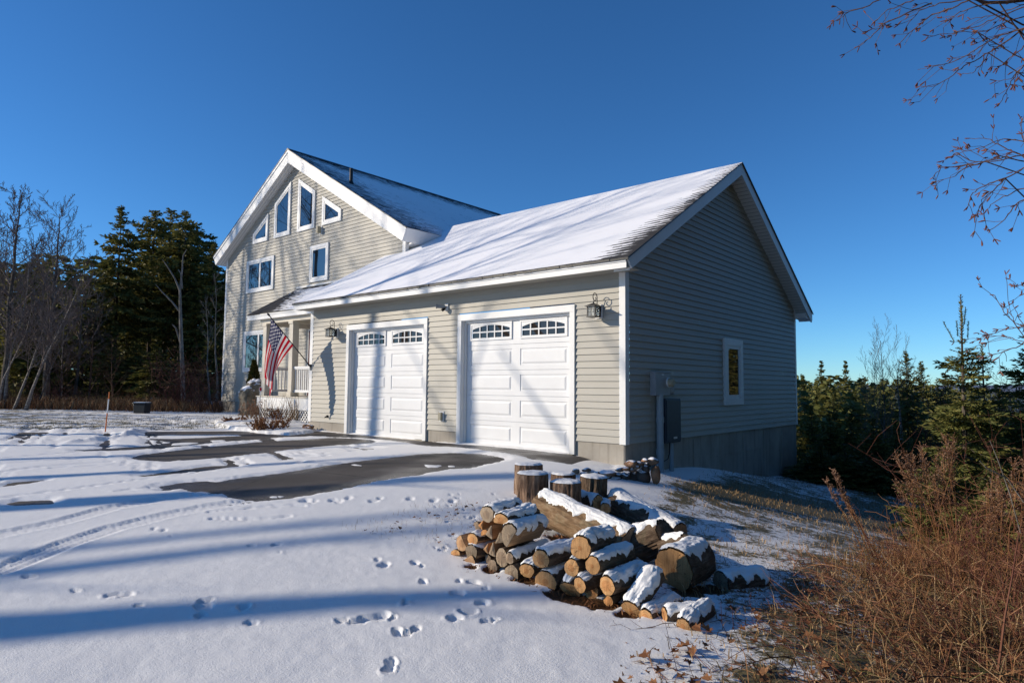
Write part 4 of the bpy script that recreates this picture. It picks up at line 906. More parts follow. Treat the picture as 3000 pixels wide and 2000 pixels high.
def make_log(name, label, c, r, L, axis, kind='round', snow=50, th=.035, bark='bark', wood='wood', seed=0, roll=0, rx=1., parent=None, group='cut logs of the wood pile', r1=None, cat='log', upright=False, ridge=.035):
    ax = Vector(axis).normalized(); up = Vector((0, 0, 1)); Y = (up-ax*up.dot(ax)); Y = Y.normalized() if Y.length > .05 else Vector((0, 1, 0)); X = Y.cross(ax)
    mat = Matrix(((X.x, Y.x, ax.x, c[0]), (X.y, Y.y, ax.y, c[1]), (X.z, Y.z, ax.z, c[2]), (0, 0, 0, 1)))
    P = prof_pts(kind, seed); K = len(P); NL = max(8, int(L/.045)); sd_ = Vector((seed*7.3, seed*3.1, 0)); r1 = r if r1 is None else r1
    def rad(t, q, bark, base):
        rr_ = r+(r1-r)*q; n = MN.fractal(Vector((math.cos(t)*2.2, math.sin(t)*2.2, q*L*2.2))+sd_, .8, 2, 4)
        fur = MN.noise(Vector((math.cos(t)*9, math.sin(t)*9, q*L*(1.3 if upright else 4)))+sd_)
        return rr_*base*(1+(.07*n + ridge*fur if bark else .02*n))
    b = MB()
    for i in range(NL+1):
        q = i/NL
        for t, pr, bk in P:
            a = t+roll; rr_ = rad(t, q, bk, pr); b.v.append((rr_*rx*math.cos(a), rr_*math.sin(a), q*L))
    for i in range(NL):
        for k in range(K):
            j = (k+1) % K; b.f.append((i*K+k, i*K+j, (i+1)*K+j, (i+1)*K+k)); b.m.append(0 if (P[k][2] and P[j][2]) else 1)
    o = b.build(name, [M[bark], M['wood_split']], parent, smooth=False); o.matrix_world = mat
    if parent is None: tag(o, label, cat, group)
    for z0, sg in ((0, -1), (L, 1)):
        e = MB(); q = 0 if sg < 0 else 1; n = 3
        for s in range(n+1):
            f = 1-.985*s/n
            for t, pr, bk in P:
                a = t+roll; rr_ = rad(t, q, bk, pr)*(.965 if bk else .99)*f; bump_ = .004*MN.noise(Vector((rr_*30*math.cos(a), rr_*30*math.sin(a), seed)))
                e.v.append((rr_*rx*math.cos(a), rr_*math.sin(a), z0+sg*(.004+.003*s+bump_)))
        for s in range(n):
            for k in range(K): j = (k+1) % K; e.f.append((s*K+k, s*K+j, (s+1)*K+j, (s+1)*K+k)); e.m.append(0)
        e.f.append(tuple(n*K+k for k in range(K))); e.m.append(0)
        e.build('cut_end', M[wood], o)
    if snow and not upright:
        # snow lying on the upper side
        NA, NS = 34, max(14, int(L/.016)); b = MB(); inv = [(t+roll) % (2*math.pi) for t, _, _ in P]
        pr_at = lambda a: min(P, key=lambda p: abs(((p[0]+roll-a+math.pi) % (2*math.pi))-math.pi))
        ez = math.sin(0)
        for i in range(NS+1):
            q = i/NS; z = q*L
            wn = MN.fractal(Vector((q*L*11, seed*1.7, 3)), .6, 2.1, 4)*.66; wn2 = MN.fractal(Vector((q*L*11, seed*1.7, 30)), .6, 2.1, 4)*.66
            ends = min(1, (q*L+.004)/.03)*min(1, (L-q*L+.004)/.03); ends = math.sqrt(max(0, min(1, ends)))
            for k in range(NA+1):
                f = -1+2*k/NA; w = R(snow)*(1+(wn if f < 0 else wn2)*1.0)*(.72+.28*ends); a = math.pi/2+f*w
                p = pr_at(a); base = rad(p[0], q, p[2], p[1]); lump = .72+.6*MN.noise(Vector((f*2.2, q*L*7, seed+.5)))+.28*MN.noise(Vector((f*7, q*L*26, seed+9.5)))
                h = .62*th*math.sqrt(max(0, 1-f**4))*lump*ends; edge = abs(f) > .999
                rr_ = base*(.985 if edge else 1.0)+h+(.0 if edge else .002)
                b.v.append((rr_*rx*math.cos(a), rr_*math.sin(a)-(.01 if edge else 0), z + (-.006 if q < .5 else .006)*(1-ends)*0))
        for i in range(NS):
            for k in range(NA): n = i*(NA+1)+k; b.f.append((n, n+NA+1, n+NA+2, n+1)); b.m.append(0)
        b.build('snow_cap', M['snow'], o, smooth=True)
    if upright and snow:
        b = MB(); NR = 7; ct = Vector((0, 0, 1))
        for s in range(NR+1):
            f = s/NR
            for t, pr, bk in P:
                a = t+roll; rr_ = rad(t, 1, bk, pr)*(f*.99); h = th*math.sqrt(max(0, 1-f**6))*(.9+.4*MN.noise(Vector((rr_*12*math.cos(a), rr_*12*math.sin(a), seed))))
                b.v.append((rr_*rx*math.cos(a), rr_*math.sin(a), L+.004+h))
        for s in range(NR):
            for k in range(K): j = (k+1) % K; b.f.append((s*K+k, (s+1)*K+k, (s+1)*K+j, s*K+j)); b.m.append(0)
        b.build('snow_cap', M['snow'], o, smooth=True)
    return o
AX = (-.06, 1, .0)
def face(pxy, bpx, sb):
    p = at_y(pxy[0], pxy[1], -5.45+sb); return p, bpx*float(np.dot(p-CAM, FW))/FPX
def L3(u, v, a, b, label, sb=0, kind='round', L=.38, snow=50, wood='wood', axis=AX, seed=0, roll=0, th=.032, bark='bark'):
    p, r = face(Z3(u, v), b*.1913, sb); rx = min(1.35, max(.75, a/b/.80)); make_log('split_log' if kind != 'round' else 'log', label, p, r, L, axis, kind, snow, th, bark, wood, seed or int(u+v), roll, rx, cat='firewood' if kind != 'round' else 'log')
def L4(u, v, b, label, sb=0, L=.38, snow=52, wood='wood', axis=AX, seed=0, th=.035, bark='bark', r1=None, cat='log'):
    p, r = face(Z4(u, v), b*.24233, sb); return make_log('log', label, p, r, L, axis, 'round', snow, th, bark, wood, seed or int(u+v), 0, 1.0, r1=r1 and r*r1, cat=cat)
# left stack, split pieces and small rounds
L3(770, 450, 105, 125, 'snow covered half log with upright end at the very top of the left stack', .03, 'dome', .40, 62, 'wood_grey', seed=4, th=.04)
L3(985, 555, 150, 112, 'snow covered split log with tan grain, second from the top of the left stack', .01, 'half', .42, 62, 'wood', seed=6, th=.045)
L3(1120, 780, 140, 175, 'large snow capped half log with dark rough end, on the right of the left stack', .0, 'half', .40, 60, 'wood_grey', (-.02, 1, .0), seed=9, roll=-.95, th=.045)
L3(820, 715, 80, 120, 'grey split billet under the topmost log of the left stack', .03, 'wedge', .36, 0, 'wood_grey', roll=.3)
L3(960, 830, 105, 115, 'grey wedge of firewood below the big half log of the left stack', .01, 'wedge', .36, 0, 'wood_grey', roll=-2.3)
L3(690, 605, 55, 85, 'slim sunlit split stick left of the top of the left stack', .10, 'wedge', .34, 20, 'wood', roll=.5)
L3(605, 645, 62, 80, 'dull half round stick leaning on the far left of the stack top', .13, 'half', .34, 20, 'wood_grey', roll=1.1)
L3(735, 755, 60, 75, 'small tan split stick in the middle of the left stack', .05, 'kite', .34, 0, 'wood')
L3(385, 890, 95, 120, 'tan split wedge standing on edge at the left of the pile', .03, 'quarter', .36, 0, 'wood_split', roll=.0)
L3(550, 835, 90, 95, 'orange ended half round with thick bark and a little snow, left side of the pile', .02, 'dome', .40, 45, 'wood', (.02, 1, 0), seed=31)
L3(290, 1065, 85, 75, 'small pale split chunk at the extreme left end of the pile', .02, 'kite', .30, 0, 'wood')
L3(530, 1035, 100, 125, 'grey sided split log with snowy flat top above the big reddish wedge', .0, 'dome', .40, 55, 'wood_grey', (.02, 1, 0), seed=41, roll=.2)
L3(465, 1165, 130, 128, 'big reddish split log at the bottom left of the pile', -.02, 'half', .40, 0, 'wood_split', seed=43, roll=2.5)
L3(860, 985, 62, 130, 'tall narrow grey wedge in the middle of the left stack', .02, 'wedge', .36, 0, 'wood_grey', roll=.1)
L3(770, 965, 58, 90, 'narrow tan wedge beside the tall grey wedge', .04, 'wedge', .36, 0, 'wood_split', roll=.4)
L3(785, 1145, 48, 78, 'thin dark ended round half hidden at the bottom of the left stack', .06, 'round', .36, 0, 'wood_grey')
L3(855, 1248, 75, 100, 'small grey ended round on the ground below the left stack', .0, 'round', .38, 0, 'wood_grey')
L3(1000, 1112, 92, 148, 'pale oval ended log with a small knot under the big half log', .01, 'round', .38, 0, 'wood_grey')
L3(1117, 1120, 62, 84, 'thin snow topped log reaching furthest back from the middle of the pile', -.02, 'round', .46, 68, 'wood_grey', (-.02, 1, .02))
L3(1145, 1370, 107, 150, 'grey oval ended log with a vertical crack on the ground in the middle', -.02, 'round', .38, 0, 'wood_grey')
L3(1380, 1310, 108, 105, 'round log with one black knot hole low in the pile', -.02, 'round', .38, 60, 'wood', th=.04)
L3(1595, 1132, 130, 136, 'snow topped log with knot hole and saw lines, left of the stacked trio', -.02, 'round', .40, 55, 'wood', (.0, 1, .0), th=.045)
L3(1665, 1485, 180, 158, 'wide round log with smooth tan end on the ground in the middle of the pile', -.02, 'round', .36, 30, 'wood')
# right hand half of the pile
L4(418, 510, 142, 'topmost bright ended log of the pile under a deep snow cap', -.02, .36, 60, th=.06)
L4(310, 752, 104, 'bright round log tucked below the topmost log', -.03, .36, 30, seed=75)
L4(566, 725, 108, 'bright ended long log to the right below the topmost log', -.04, .44, 55, axis=(.02, 1, .02))
L4(412, 962, 92, 'small leaning round with snow patch, under the two bright logs', -.07, .34, 40, axis=(.10, 1, .06))
L4(740, 970, 112, 'snowy log with saw streaks on its end, right of the stacked trio', -.05, .44, 55, axis=(.06, 1, 0), th=.045)
L4(290, 1015, 138, 'thick log propped upright on its end with rough bark facing out', .0, .40, 25, 'wood', axis=(-.05, .80, .62), seed=88)
L4(548, 1040, 100, 'dark half hidden log in the gap below the small leaning round', .06, .34, 0, 'wood')
L4(752, 1150, 66, 'dark small log end in shadow at the foot of the pile', .02, .34, 0, 'wood')
L4(1032, 1262, 128, 'tilted log with grey flaky bark and snow on top, resting at the front right', -.02, .36, 55, axis=(.0, .86, .42), th=.05, seed=91)
L4(1208, 1348, 92, 'short round log under snow, third from the right at the front edge', -.03, .38, 60, axis=(.05, 1, .02), th=.045)
fl = L4(1658, 1462, 92, 'forked log with two cut ends under thick snow, nearest to the camera', -.04, .36, 60, axis=(-.02, 1, .05), th=.05, r1=1.2)
bpy.context.view_layer.update()
pth, rr_ = face(Z4(1432, 1330), 94*.24233, .02)
side = make_log('side_stem', '', (0, 0, 0), rr_, .26, (.72, .68, .0), 'round', 55, .045, seed=17)
def attach(ch, par, c, axis):
    ax = Vector(axis).normalized(); Y = Vector((0, 0, 1)); Y = (Y-ax*Y.dot(ax)).normalized(); X = Y.cross(ax)
    w = Matrix(((X.x, Y.x, ax.x, c[0]), (X.y, Y.y, ax.y, c[1]), (X.z, Y.z, ax.z, c[2]), (0, 0, 0, 1)))
    ch.parent = par; ch.matrix_parent_inverse = Matrix(); ch.matrix_local = par.matrix_world.inverted() @ w
    for k in ('label', 'category', 'group'):
        if k in ch: del ch[k]
attach(side, fl, pth, (.62, .78, .0))
# big logs lying behind
g1 = np.array([2.66, -4.30]); g0 = np.array([1.50, -3.84]); r_ = .150
ax_ = np.r_[g0-g1, 0]; LA = 1.36; ca = np.array([g1[0], g1[1], gz(*g1)+r_-.03]); ca_px = at_d(1847, 1599, 5.45); ca = np.array([ca_px[0], ca_px[1], ca_px[2]])
ea = at_d(1588, 1482, 6.32)
make_log('log', 'long thick tan barked log lying across the middle of the pile, snow along its top', ca, r_, float(np.linalg.norm(ea-ca)), ea-ca, 'round', 38, .028, 'bark_tan', 'wood_grey', 50, r1=.158)
cb = at_d(1795, 1466, 7.42); eb = at_d(1985, 1572, 6.7)
make_log('log', 'thick dark barked log sloping right behind the long tan log', cb, .150, float(np.linalg.norm(eb-cb)), eb-cb, 'round', 48, .035, 'bark', 'wood_split', 51, r1=.15)
cc = at_d(*Z4(1450, 345), 5.35); ec = at_d(*Z4(1120, 330), 5.55)
cr = make_log('log', 'knotty forked log with lichen and snow, behind the largest round at right', cc, .118, float(np.linalg.norm(ec-cc)), (ec-cc)*np.array([1, 1, 1])+np.array([0, 0, -.10]), 'round', 45, .05, 'bark', 'bark', 52, r1=.15, ridge=.08)
bpy.context.view_layer.update()
cs = at_d(*Z4(1690, 440), 5.1); es = at_d(*Z4(1440, 500), 5.3)
s2 = make_log('side_stem', '', (0, 0, 0), .062, float(np.linalg.norm(es-cs)), es-cs, 'round', 45, .03, 'bark', 'wood_split', 53, r1=.085); attach(s2, cr, cs, es-cs)
cdp = at_d(*Z4(1540, 780), 4.80)
make_log('log', 'largest round log with shadowed pale face at the right of the pile', cdp, .156, .42, (-.02, 1, .02), 'round', 52, .04, 'bark', 'wood', 54)
ce = at_d(2112, 1706, 4.86); make_log('log', 'small dark ended log at the far right beside the brambles', ce, .080, .42, (.40, .9, -.02), 'round', 60, .03, 'bark', 'wood_grey', 55)
cg = at_d(1753, 1474, 7.0); make_log('log', 'snow topped chunk between the stumps and the long tan log', cg, .082, .34, (-.95, .25, .02), 'round', 70, .035, 'bark', 'wood', 56)
cg = at_d(1774, 1489, 6.9); make_log('log', 'small orange ended stick peeping out beside the sloping dark log', cg, .055, .3, (-.5, .85, .0), 'round', 55, .03, 'bark', 'wood', 57)
# upright blocks
def block(px, py, dist, r, h, label, seed, tilt=(0, 0, 1), mat='bark_furrow', th=.022):
    p = at_d(px, py, dist); z = hz(p[0], p[1])+.0
    make_log('stump', label, (p[0], p[1], z-.02), r, h+.02, tilt, 'round', 40, th, mat, 'wood', seed, cat='stump', upright=True, group='upright blocks behind the wood pile', ridge=.085)
block(1560, 1490, 7.05, .170, .42, 'tall furrowed brown block standing upright at the back left of the pile', 61)
block(1548, 1470, 7.75, .160, .375, 'upright block hidden behind the tall furrowed block', 62)
block(1657, 1485, 6.95, .168, .385, 'upright block with wide snowy top beside the tall furrowed block', 63)
block(1650, 1470, 7.55, .150, .345, 'upright block half hidden behind the wide snowy topped block', 64)
block(1735, 1478, 7.45, .150, .375, 'dark upright block with slanted snowy top, right of the others', 65, (.06, 0, 1), 'bark')
# ------------------------------------------------------------------ trees and plants
V3 = Vector
def rv(rr): return V3((rr.gauss(0, 1), rr.gauss(0, 1), rr.gauss(0, 1))).normalized()
def conifer(seed, h, c0, rmax, whorls, per=6, twigs=8, nl=.22, nw=.075, droop=.35, prof=None, trunk_r=None, lean=(0, 0), spire=0, miss=.12, dead=True):
    """returns trunk and foliage builders for a conifer of height h whose crown starts at c0*h"""
    rr = random.Random(seed); tb, fb = MB(), MB(); tr = trunk_r or h*.013
    ax = lambda z: V3((lean[0]*max(0, z/h)**1.5 + .02*h*.1*math.sin(z*1.1+seed), lean[1]*max(0, z/h)**1.5, z))
    tb.tube([ax(h*k/12) for k in range(13)], [tr*(1-.97*(k/12)**.9)+.004 for k in range(13)], 7)
    if dead:
        for k in range(int(c0*h*3.2)):
            z = rr.uniform(.15, max(.2, c0))*h; a = rr.uniform(0, 6.28); l = rr.uniform(.2, .8)*rmax*.5; p = ax(z); d = V3((math.cos(a), math.sin(a), rr.uniform(-.35, .1)))
            tb.tube([p, p+d*l*.6, p+d*l+V3((0, 0, -.1*l))], [.012, .008, .003], 3)
    def clump(p, d, ln, wd):
        d = d.normalized(); s = d.cross(rv(rr)); s = s.normalized()*wd*.5 if s.length > 1e-4 else V3((wd*.5, 0, 0)); m = p+d*ln*.45
        fb.poly([p, m+s, p+d*ln, m-s])
    def branch(p, a, el, L, sc):
        d = V3((math.cos(a)*math.cos(el), math.sin(a)*math.cos(el), math.sin(el))); pts = [p.copy()]; n = max(4, int(L/.28)+2); q = p.copy()
        side = V3((-math.sin(a), math.cos(a), 0))
        for k in range(n):
            f = k/n; dd = (d + V3((0, 0, -droop*math.sin(f*2.6)+.45*max(0, f-.6))) + side*rr.uniform(-.13, .13)).normalized(); q = q+dd*L/n; pts.append(q.copy())
        tb.tube(pts, [max(.004, .010*L*(1-k/(n+.5))) for k in range(n+1)], 3, cap=False)
        nt_ = max(4, int(twigs*L/rmax*1.2)+2)
        for k in range(nt_):
            f = (.12 if L > .5 else .0)+(.88)*(k+rr.random())/nt_; i = min(n-1, int(f*n)); u = f*n-i; b0 = pts[i].lerp(pts[i+1], u); dv = (pts[i+1]-pts[i]).normalized()
            for s in (-1, 1):
                if rr.random() < miss: continue
                tl = L*.42*(1-f*.72)*rr.uniform(.6, 1.2)+.06*sc; td = (dv*.75+side*s*rr.uniform(.5, 1)+V3((0, 0, rr.uniform(-.35, .12)))).normalized()
                m = max(2, int(tl/(nl*.55))+1)
                for j in range(m):
                    e = b0+td*tl*(j/m); 
                    clump(e, td+rv(rr)*.5, nl*rr.uniform(.7, 1.25)*sc, nw*sc); clump(e, td+side*s*.5+rv(rr)*.55, nl*rr.uniform(.6, 1.1)*sc, nw*sc)
            clump(b0, dv+rv(rr)*.6, nl*sc, nw*sc)
        clump(pts[-1]-d*nl*.3, d, nl*1.2*sc, nw*sc)
    prof = prof or (lambda q: (1-q)**.8)
    for w in range(whorls):
        f = (w+rr.random()*.6)/whorls; z = h*(c0+(1-spire/h-c0)*f**.92)
        if z > h-.05: continue
        Lr = rmax*prof(f)
        for k in range(per):
            if rr.random() < miss*.6: continue
            a = 2*math.pi*(k+rr.random()*.8)/per+w*1.3; L = max(.06, Lr*rr.uniform(.55, 1.2)); branch(ax(z+rr.uniform(-.5, .5)*h/whorls), a, R(-8+44*f*f+rr.uniform(-12, 12)), L, max(.42, min(1, L/(.38*rmax))))
    # leader
    top = max(spire, h*.10); n = int(top/(.035 if spire else .06))+3
    for k in range(n*3):
        z = h-top+top*k/(n*3); a = k*2.4; d = V3((math.cos(a), math.sin(a), .9)); clump(ax(z), d, .055 if spire else nl*(.2+.7*(1-k/(n*3))), .02 if spire else nw*.7)
    return tb, fb
def place_tree(name, proto, label, cat, group, x, y, s=1., rot=0., zs=None, z=None):
    o = copy_tree(proto) if proto.get('used') else proto; proto['used'] = 1
    o.location = (x, y, (hz(x, y) if z is None else z)-.08); o.scale = (s, s, zs or s); o.rotation_euler = (0, 0, rot); tag(o, label, cat, group)
    if 'used' in o and o is not proto: del o['used']
    return o
def tree_proto(name, tb, fb, tm, fm, crown='crown'):
    r = empty(name); tb.build('trunk', tm, r); fb.build(crown, fm, r); return r
def bare(seed, h, r0, lean=(0, 0), limbs=26, start=.28, spread=.34, up=.9, twigs=7, fine=4, thin=1., pts=None, wob=.02, kmin=4):
    rr = random.Random(seed); tb, cb = MB(), MB(); n = 12
    if pts is None:
        pts = []; ox = oy = 0
        for k in range(n+1):
            q = k/n; ox += rr.uniform(-wob, wob)*h*.3; oy += rr.uniform(-wob, wob)*h*.3; pts.append(V3((lean[0]*q+ox, lean[1]*q+oy, h*q)))
    else: pts = [V3(p) for p in pts]; n = len(pts)-1
    rad = [max(.006, r0*(1-.93*(k/n)**.85)) for k in range(n+1)]; rad[0] *= 1.25
    tb.tube(pts, rad, 8)
    def go(p, d, L, r, lev):
        m = 5 if lev == 0 else (4 if lev == 1 else 2); q = p.copy(); P = [q.copy()]; D = []
        for k in range(m):
            d = (d + rv(rr)*(.22 if lev < 2 else .3) + V3((0, 0, .10*up))).normalized(); q = q+d*L/m; P.append(q.copy()); D.append(d.copy())
        rd = [max(.0028*thin, r*(1-.85*k/m)) for k in range(m+1)]
        cb.tube(P, rd, kmin if lev == 0 else 3, cap=False)
        if lev >= 2: return
        nc = twigs if lev == 0 else fine
        for k in range(nc):
            f = .18+.82*(k+rr.random())/nc; i = min(m-1, int(f*m)); b0 = P[i].lerp(P[i+1], f*m-i); s = D[i].cross(rv(rr)).normalized()
            go(b0, (D[i]*.75+s*rr.uniform(.45, .95)+V3((0, 0, .18*up))).normalized(), L*rr.uniform(.30, .55)*(1-.45*f), max(.0026*thin, r*.42*(1-.6*f)), lev+1)
    for k in range(limbs):
        f = start+(1-start)*((k+rr.random())/limbs); i = min(n-1, int(f*n)); b0 = pts[i].lerp(pts[i+1], f*n-i); a = k*2.4+rr.uniform(-.5, .5); el = R(rr.uniform(28, 58))
        L = h*spread*(1.05-.72*(f-start)/(1-start))*rr.uniform(.6, 1.15)
        go(b0, V3((math.cos(a)*math.cos(el), math.sin(a)*math.cos(el), math.sin(el)*up)).normalized(), L, max(.006, rad[i]*.42), 0)
    return tb, cb
def pos(px, dist): p = at_d(px, 1121, dist); return float(p[0]), float(p[1])
def ztop(px, py, dist): return float(at_d(px, py, dist)[2])
# --- spruces of the wood at left
LS = [conifer(11, 11, .36, 2.3, 27, 6, 7, .30, .11, .30), conifer(12, 11, .42, 2.6, 24, 6, 7, .32, .12, .30, lambda q: (1-q)**.55*(.55+.45*min(1, q*3))), conifer(13, 11, .40, 2.5, 26, 6, 7, .30, .11, .25, lambda q: (1-q**1.6)**.8), conifer(14, 6, .08, 1.9, 20, 6, 7, .30, .11, .3)]
LS = [tree_proto('spruce_tree', t_, f_, M['bark_dark'], M['spruce']) for t_, f_ in LS]
SPR = [(330,587,34,0,'tallest dark spruce with a pointed ragged top in the wood left of the house'), (432,602,37,2,'dark spruce with bushy flat top just right of the tallest pointed spruce'), (478,606,39,1,'dark spruce in the middle of the joined crowns left of the house'), (522,608,36,2,'broad dark spruce with lobed top nearest the house among the tall ones'), (560,650,39,1,'dark spruce on the sloping right shoulder of the tall stand'), (612,702,35,0,'spruce with small round top just left of the house eave'), (648,790,36,1,'spruce partly hidden by the left corner of the house'), (62,770,30,3,'low dark spruce behind the leaning white birches at the far left'), (238,800,33,3,'short dark spruce left of the tallest pointed spruce')]
for i, (px, py, d, k, lb) in enumerate(SPR):
    x, y = pos(px, d); h = ztop(px, py, d)-hz(x, y); pr = LS[k]; s = h/(11 if k < 3 else 6); place_tree('spruce_tree', pr, lb, 'spruce', 'dark spruces in the wood at left', x, y, min(s, 1.12), i*1.7, s)
for i, (px, py, d) in enumerate([(285, 900, 35), (365, 880, 38), (430, 930, 40), (500, 890, 38), (560, 930, 35), (600, 860, 40), (640, 930, 33), (160, 960, 36), (20, 900, 33), (110, 930, 31), (395, 1000, 31), (455, 1010, 29), (325, 1010, 30)]):
    x, y = pos(px, d); h = ztop(px, py, d)-hz(x, y); s = h/6; place_tree('spruce_tree', LS[3], 'small dark spruce filling the shade under the tall stand at left', 'spruce', 'understory spruces in the wood at left', x, y, max(.8, s*.9), i*2.1, s)
# background of the wood as one mass
fb = MB(); tb = MB(); rr = random.Random(77)
for i in range(58):
    px = rr.uniform(-250, 700); d = rr.uniform(42, 66); x, y = pos(px, d); z = hz(x, y); hh = rr.uniform(6, 9.5)*(d/44); tb.tube([(x, y, z), (x+rr.uniform(-.3, .3), y, z+hh*.7)], [.13, .05], 5)
    for k in range(260):
        q = rr.random()**.8; zz = z+hh*(.22+.78*q); ra = hh*.20*(1-q)**.7*math.sqrt(rr.random())*1.25; a = rr.uniform(0, 6.28); p = V3((x+ra*math.cos(a), y+ra*math.sin(a), zz)); dd = V3((math.cos(a), math.sin(a), rr.uniform(-.5, .3)))*rr.uniform(.5, 1.0); s_ = dd.cross(rv(rr)).normalized()*rr.uniform(.12, .26); fb.poly([p, p+dd*.5+s_, p+dd, p+dd*.5-s_])
wd = fb.build('background_wood', M['spruce']); tag(wd, kind='stuff'); tag(tb.build('background_trunks', M['bark_dark'], wd), kind='stuff')
# --- bare trees at left
def bt(name, px, py0, py1, d, seed, label, mat, r0=.12, dx=0, **k):
    x, y = pos(px, d); z0 = hz(x, y); x1, y1 = pos(px+dx, d); h = ztop(px, py1, d)-z0; t_, c_ = bare(seed, h, r0, (x1-x, y1-y), **k); r = empty(name, (x, y, z0-.1)); t_.build('trunk', mat, r); c_.build('crown', M['twig_grey'] if mat is not M['bark_brown'] else mat, r); tag(r, label, 'bare tree', 'bare trees at the left edge of the lawn'); return r
bt('bare_tree', 135, 1200, 612, 29, 3, 'large bare tree with a round twiggy crown left of the tallest spruce', M['bark_tree'], .17, 16, limbs=32, start=.30, spread=.36, twigs=9, fine=7, thin=2.4)
bt('bare_tree', 20, 1200, 560, 25, 4, 'tall bare tree cut off by the left picture edge', M['bark_tree'], .15, 12, limbs=32, start=.3, spread=.34, twigs=9, fine=7, thin=2.4)
bt('bare_tree', 215, 1200, 740, 31, 5, 'thin bare tree between the round crowned bare tree and the tallest spruce', M['bark_tree'], .09, 14, limbs=26, start=.25, spread=.32, twigs=8, fine=6, thin=2.2)
bt('bare_tree', -60, 1200, 640, 27, 6, 'bare tree whose twigs reach in from beyond the left edge', M['bark_tree'], .14, 10, limbs=28, start=.3, spread=.36, twigs=9, fine=7, thin=2.4)
bt('bare_tree', 90, 1200, 690, 33, 7, 'slim bare tree standing behind the leaning birches', M['bark_brown'], .09, -8, limbs=26, start=.25, spread=.32, twigs=8, fine=6, thin=2.2)
bt('bare_tree', 262, 1200, 905, 27, 8, 'low twiggy bare tree in front of the dark spruces', M['bark_brown'], .05, 8, limbs=24, start=.15, spread=.42)
bt('bare_tree', 175, 1200, 960, 25, 9, 'small bare sapling with fine brown twigs right of the birches', M['bark_brown'], .045, 12, limbs=24, start=.12, spread=.42)
bt('bare_tree', 330, 1200, 980, 28, 19, 'scrubby bare sapling below the tallest spruce', M['bark_brown'], .04, -6, limbs=22, start=.12, spread=.42)
def birch(ptsx, d, r0, label, seed):
    P = [at_d(px, py, d) for px, py in ptsx]; x, y = P[0][:2]; z0 = hz(x, y); r = empty('birch_tree', (x, y, z0-.1)); L = [tuple(p-np.array([x, y, z0-.1])) for p in P]; L[0] = (0, 0, 0)
    t_, c_ = bare(seed, L[-1][2], r0, limbs=20, start=.35, spread=.34, pts=L, twigs=8, fine=6, thin=2.); t_.build('trunk', M['birch'], r); c_.build('crown', M['twig_grey'], r); tag(r, label, 'birch', 'white birches leaning at the left'); return r
birch([(72, 1222), (95, 1140), (125, 1065), (165, 985), (205, 900), (235, 830)], 23, .065, 'white birch leaning right, the rightmost of the leaning trunks', 31)
birch([(38, 1222), (60, 1150), (90, 1075), (115, 1000), (140, 930), (170, 850)], 23.5, .06, 'white birch leaning right, second of the leaning trunks from the right', 32)
birch([(12, 1215), (20, 1110), (35, 1020), (65, 930), (80, 850), (85, 760)], 24, .055, 'white birch with bent trunk near the left edge', 33)
birch([(-12, 1200), (10, 1110), (45, 1040), (75, 980), (95, 900)], 23, .045, 'slender birch crossing behind the bent birch at the left edge', 34)
birch([(178, 1215), (180, 1130), (182, 1060), (186, 960), (200, 860)], 27, .045, 'upright pale birch at the front of the dark wood', 35)
birch([(100, 1222), (125, 1150), (150, 1080), (182, 1010), (215, 950)], 25, .038, 'thin leaning birch close to the upright pale birch', 36)
# pale dead snag
d = 27; P = [at_d(px, py, d) for px, py in ((537, 1195), (535, 1100), (531, 1000), (528, 900), (527, 850))]; x, y = P[0][:2]; z0 = hz(x, y); r = empty('dead_snag', (x, y, z0-.1)); L = [tuple(p-np.array([x, y, z0-.1])) for p in P]; L[0] = (0, 0, 0)
b = MB(); b.tube(L, [.11, .09, .08, .065, .05], 8); b.build('trunk', M['bark_pale'], r)
b = MB()
for fork in ([(527, 850), (512, 815), (490, 780), (476, 760)], [(527, 850), (533, 800), (536, 750), (547, 730)], [(529, 915), (505, 885), (475, 855), (456, 833)], [(533, 845), (530, 800), (522, 790)], [(528, 1000), (515, 960), (505, 950)]):
    q = [at_d(px, py, d)-np.array([x, y, z0-.1])+np.array([0, .0, 0]) for px, py in fork]; b.tube(q, [.045, .033, .022, .012][:len(q)], 6)
b.build('bare_limbs', M['bark_pale'], r); tag(r, 'pale dead forked trunk standing before the dark spruces left of the house', 'dead tree')
for i, (a, c) in enumerate((((635, 1190), (630, 800)), ((612, 1190), (605, 880)))):
    P = [at_d(a[0]+(c[0]-a[0])*k/5+3*math.sin(k*2+i), a[1]+(c[1]-a[1])*k/5, 29+i) for k in range(6)]; x, y = P[0][:2]; z0 = hz(x, y); L = [tuple(p-np.array([x, y, z0-.1])) for p in P]; L[0] = (0, 0, 0); t_, c_ = bare(60+i, L[-1][2], .06, limbs=9, start=.5, spread=.2, pts=L); r = empty('dead_snag', (x, y, z0-.1)); t_.build('trunk', M['bark_pale'], r); c_.build('bare_limbs', M['bark_pale'], r); tag(r, ('thin pale dead trunk nearest the house corner', 'slim grey dead stem left of the one nearest the house')[i], 'dead tree')
